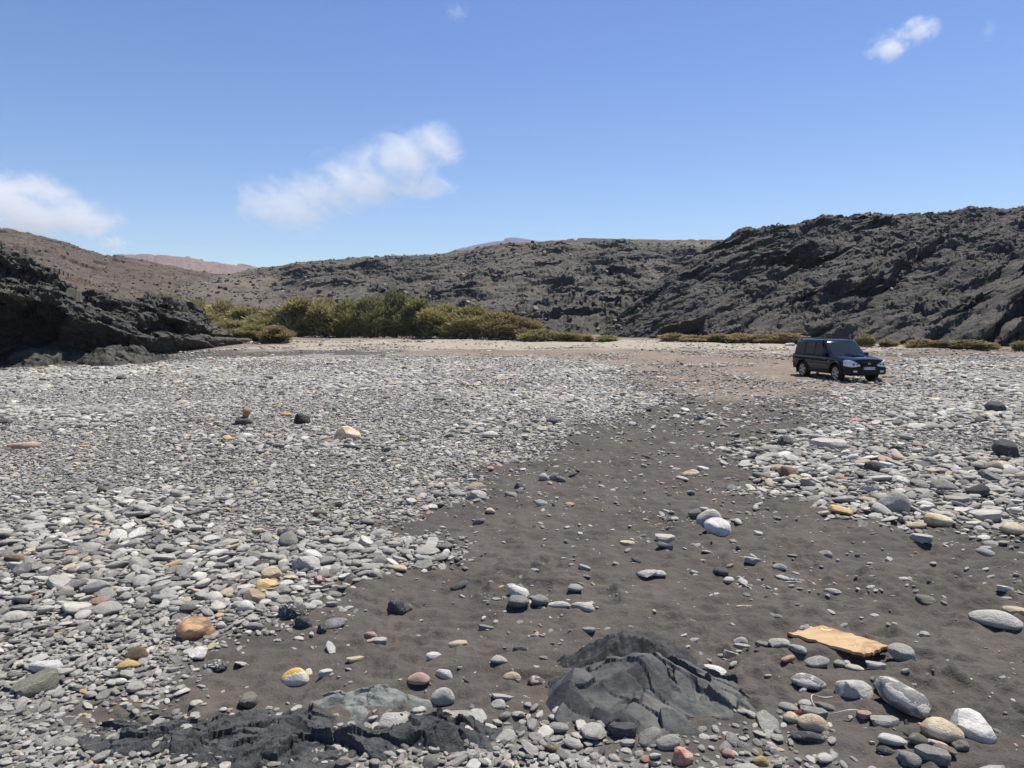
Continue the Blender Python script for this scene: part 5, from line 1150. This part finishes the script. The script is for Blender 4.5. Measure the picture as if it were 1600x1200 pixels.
# ------------------------------------------------------------------ clouds: real bodies of vapour far off
def cloud(label, px0, py0, px1, py1, D, lobes, dens, seed, nscale=2.4, cut=.42):
    a, b = atd(px0, py1, D), atd(px1, py0, D); cx, cz = (a.x + b.x) / 2, (a.z + b.z) / 2; hx, hz = (b.x - a.x) / 2, (b.z - a.z) / 2; hy = min(hx, hz) * 1.1
    m = bpy.data.materials.new('cloud_vapour'); m.use_nodes = True; t = m.node_tree; t.nodes.clear()
    out = t.nodes.new('ShaderNodeOutputMaterial'); pv = t.nodes.new('ShaderNodeVolumePrincipled'); t.links.new(pv.outputs[0], out.inputs['Volume'])
    pv.inputs['Color'].default_value = (1, 1, 1, 1); pv.inputs['Anisotropy'].default_value = .25
    def N(ty, **k):
        n_ = t.nodes.new(ty)
        for q, v in k.items(): setattr(n_, q, v)
        return n_
    def M(op, x, y=0.0):
        n_ = N('ShaderNodeMath', operation=op)
        for q, v in ((0, x), (1, y)):
            if isinstance(v, (int, float)): n_.inputs[q].default_value = v
            else: t.links.new(v, n_.inputs[q])
        return n_.outputs[0]
    tc = N('ShaderNodeTexCoord'); co = tc.outputs['Object']; acc = None
    for (lx, lz, rx, rz_) in lobes:
        mp = N('ShaderNodeMapping'); mp.inputs['Location'].default_value = (-lx / rx, 0, -lz / rz_); mp.inputs['Scale'].default_value = (1 / rx, 1 / .9, 1 / rz_); t.links.new(co, mp.inputs[0])
        ln = N('ShaderNodeVectorMath', operation='LENGTH'); t.links.new(mp.outputs[0], ln.inputs[0])
        v = M('MAXIMUM', M('SUBTRACT', 1.0, ln.outputs['Value']), 0.0)
        acc = v if acc is None else M('MAXIMUM', acc, v)
    no = N('ShaderNodeTexNoise'); no.inputs['Scale'].default_value = nscale; no.inputs['Detail'].default_value = 9; no.inputs['Roughness'].default_value = .68; no.inputs['Distortion'].default_value = .5
    mp = N('ShaderNodeMapping'); mp.inputs['Location'].default_value = (seed, seed * 1.7, 0); mp.inputs['Scale'].default_value = (hx / hz * .7, .6, 1); t.links.new(co, mp.inputs[0]); t.links.new(mp.outputs[0], no.inputs['Vector'])
    d = M('MAXIMUM', M('SUBTRACT', M('ADD', M('MULTIPLY', acc, .9), M('MULTIPLY', M('SUBTRACT', no.outputs[0], .5), 3.0)), cut - .3), 0.0)
    d = M('MULTIPLY', d, M('MINIMUM', M('MULTIPLY', acc, 4.0), 1.0))
    t.links.new(M('MULTIPLY', d, dens / (hy * 2) * 4.6), pv.inputs['Density'])
    bm = bmesh.new(); bmesh.ops.create_icosphere(bm, subdivisions=3, radius=1.0)
    for v in bm.verts: v.co = Vector([max(-1, min(1, q * 1.45)) for q in v.co])
    me = bpy.data.meshes.new('cloud'); bm.to_mesh(me); bm.free(); me.materials.append(m)
    o = link('cloud', me); o.location = (cx, D, cz); o.scale = (hx, hy, hz)
    return tag(o, label, 'cloud')
cloud('soft white cloud with a ragged tail right of the centre left sky', 360, 185, 735, 375, 8000, [(-.55, -.45, .50, .62), (-.25, -.25, .45, .5), (.05, -.05, .55, .65), (.45, .30, .45, .6), (.72, .55, .30, .45), (.5, -.12, .5, .25)], 1.0, 3.1, 2.8, .48)
cloud('low white cloud bank cut by the left frame edge above the brown hill', -330, 215, 200, 400, 8200, [(-.4, .1, .7, .9), (.25, -.1, .5, .7), (.55, -.35, .45, .45), (-.1, -.5, .9, .5)], 1.5, 9.7, 2.4, .40)
cloud('small bright cloud puff at the upper right', 1345, 15, 1475, 110, 7600, [(-.35, -.2, .6, .6), (.35, .3, .6, .55)], .8, 5.3, 2.6, .48)
cloud('faint wisp of cloud high above the centre', 685, -5, 745, 45, 7600, [(0, 0, .8, .8)], .16, 2.2, 3.5, .55)
cloud('faint upright wisp at the top right edge', 1525, 20, 1565, 75, 7600, [(0, 0, .8, .9)], .10, 7.7, 3.5, .55)
cloud('faint low cloud puff just above the left hill ridge', 140, 362, 215, 400, 8400, [(0, 0, .9, .9)], .5, 4.4)


# ------------------------------------------------------------------ air: even haze round the whole valley
def haze():
    m = bpy.data.materials.new('haze_air'); m.use_nodes = True; t = m.node_tree; t.nodes.clear()
    out = t.nodes.new('ShaderNodeOutputMaterial'); pv = t.nodes.new('ShaderNodeVolumePrincipled'); t.links.new(pv.outputs[0], out.inputs['Volume'])
    pv.inputs['Color'].default_value = (.62, .76, 1, 1); pv.inputs['Density'].default_value = .00009
    bm = bmesh.new(); bmesh.ops.create_cube(bm, size=1); me = bpy.data.meshes.new('haze'); bm.to_mesh(me); bm.free(); me.materials.append(m)
    o = link('haze', me); o.scale = (7400, 7400, 460); o.location = (0, 0, 226); tag(o, 'thin bluish haze in the air over the valley', 'haze', None, 'stuff')
haze()
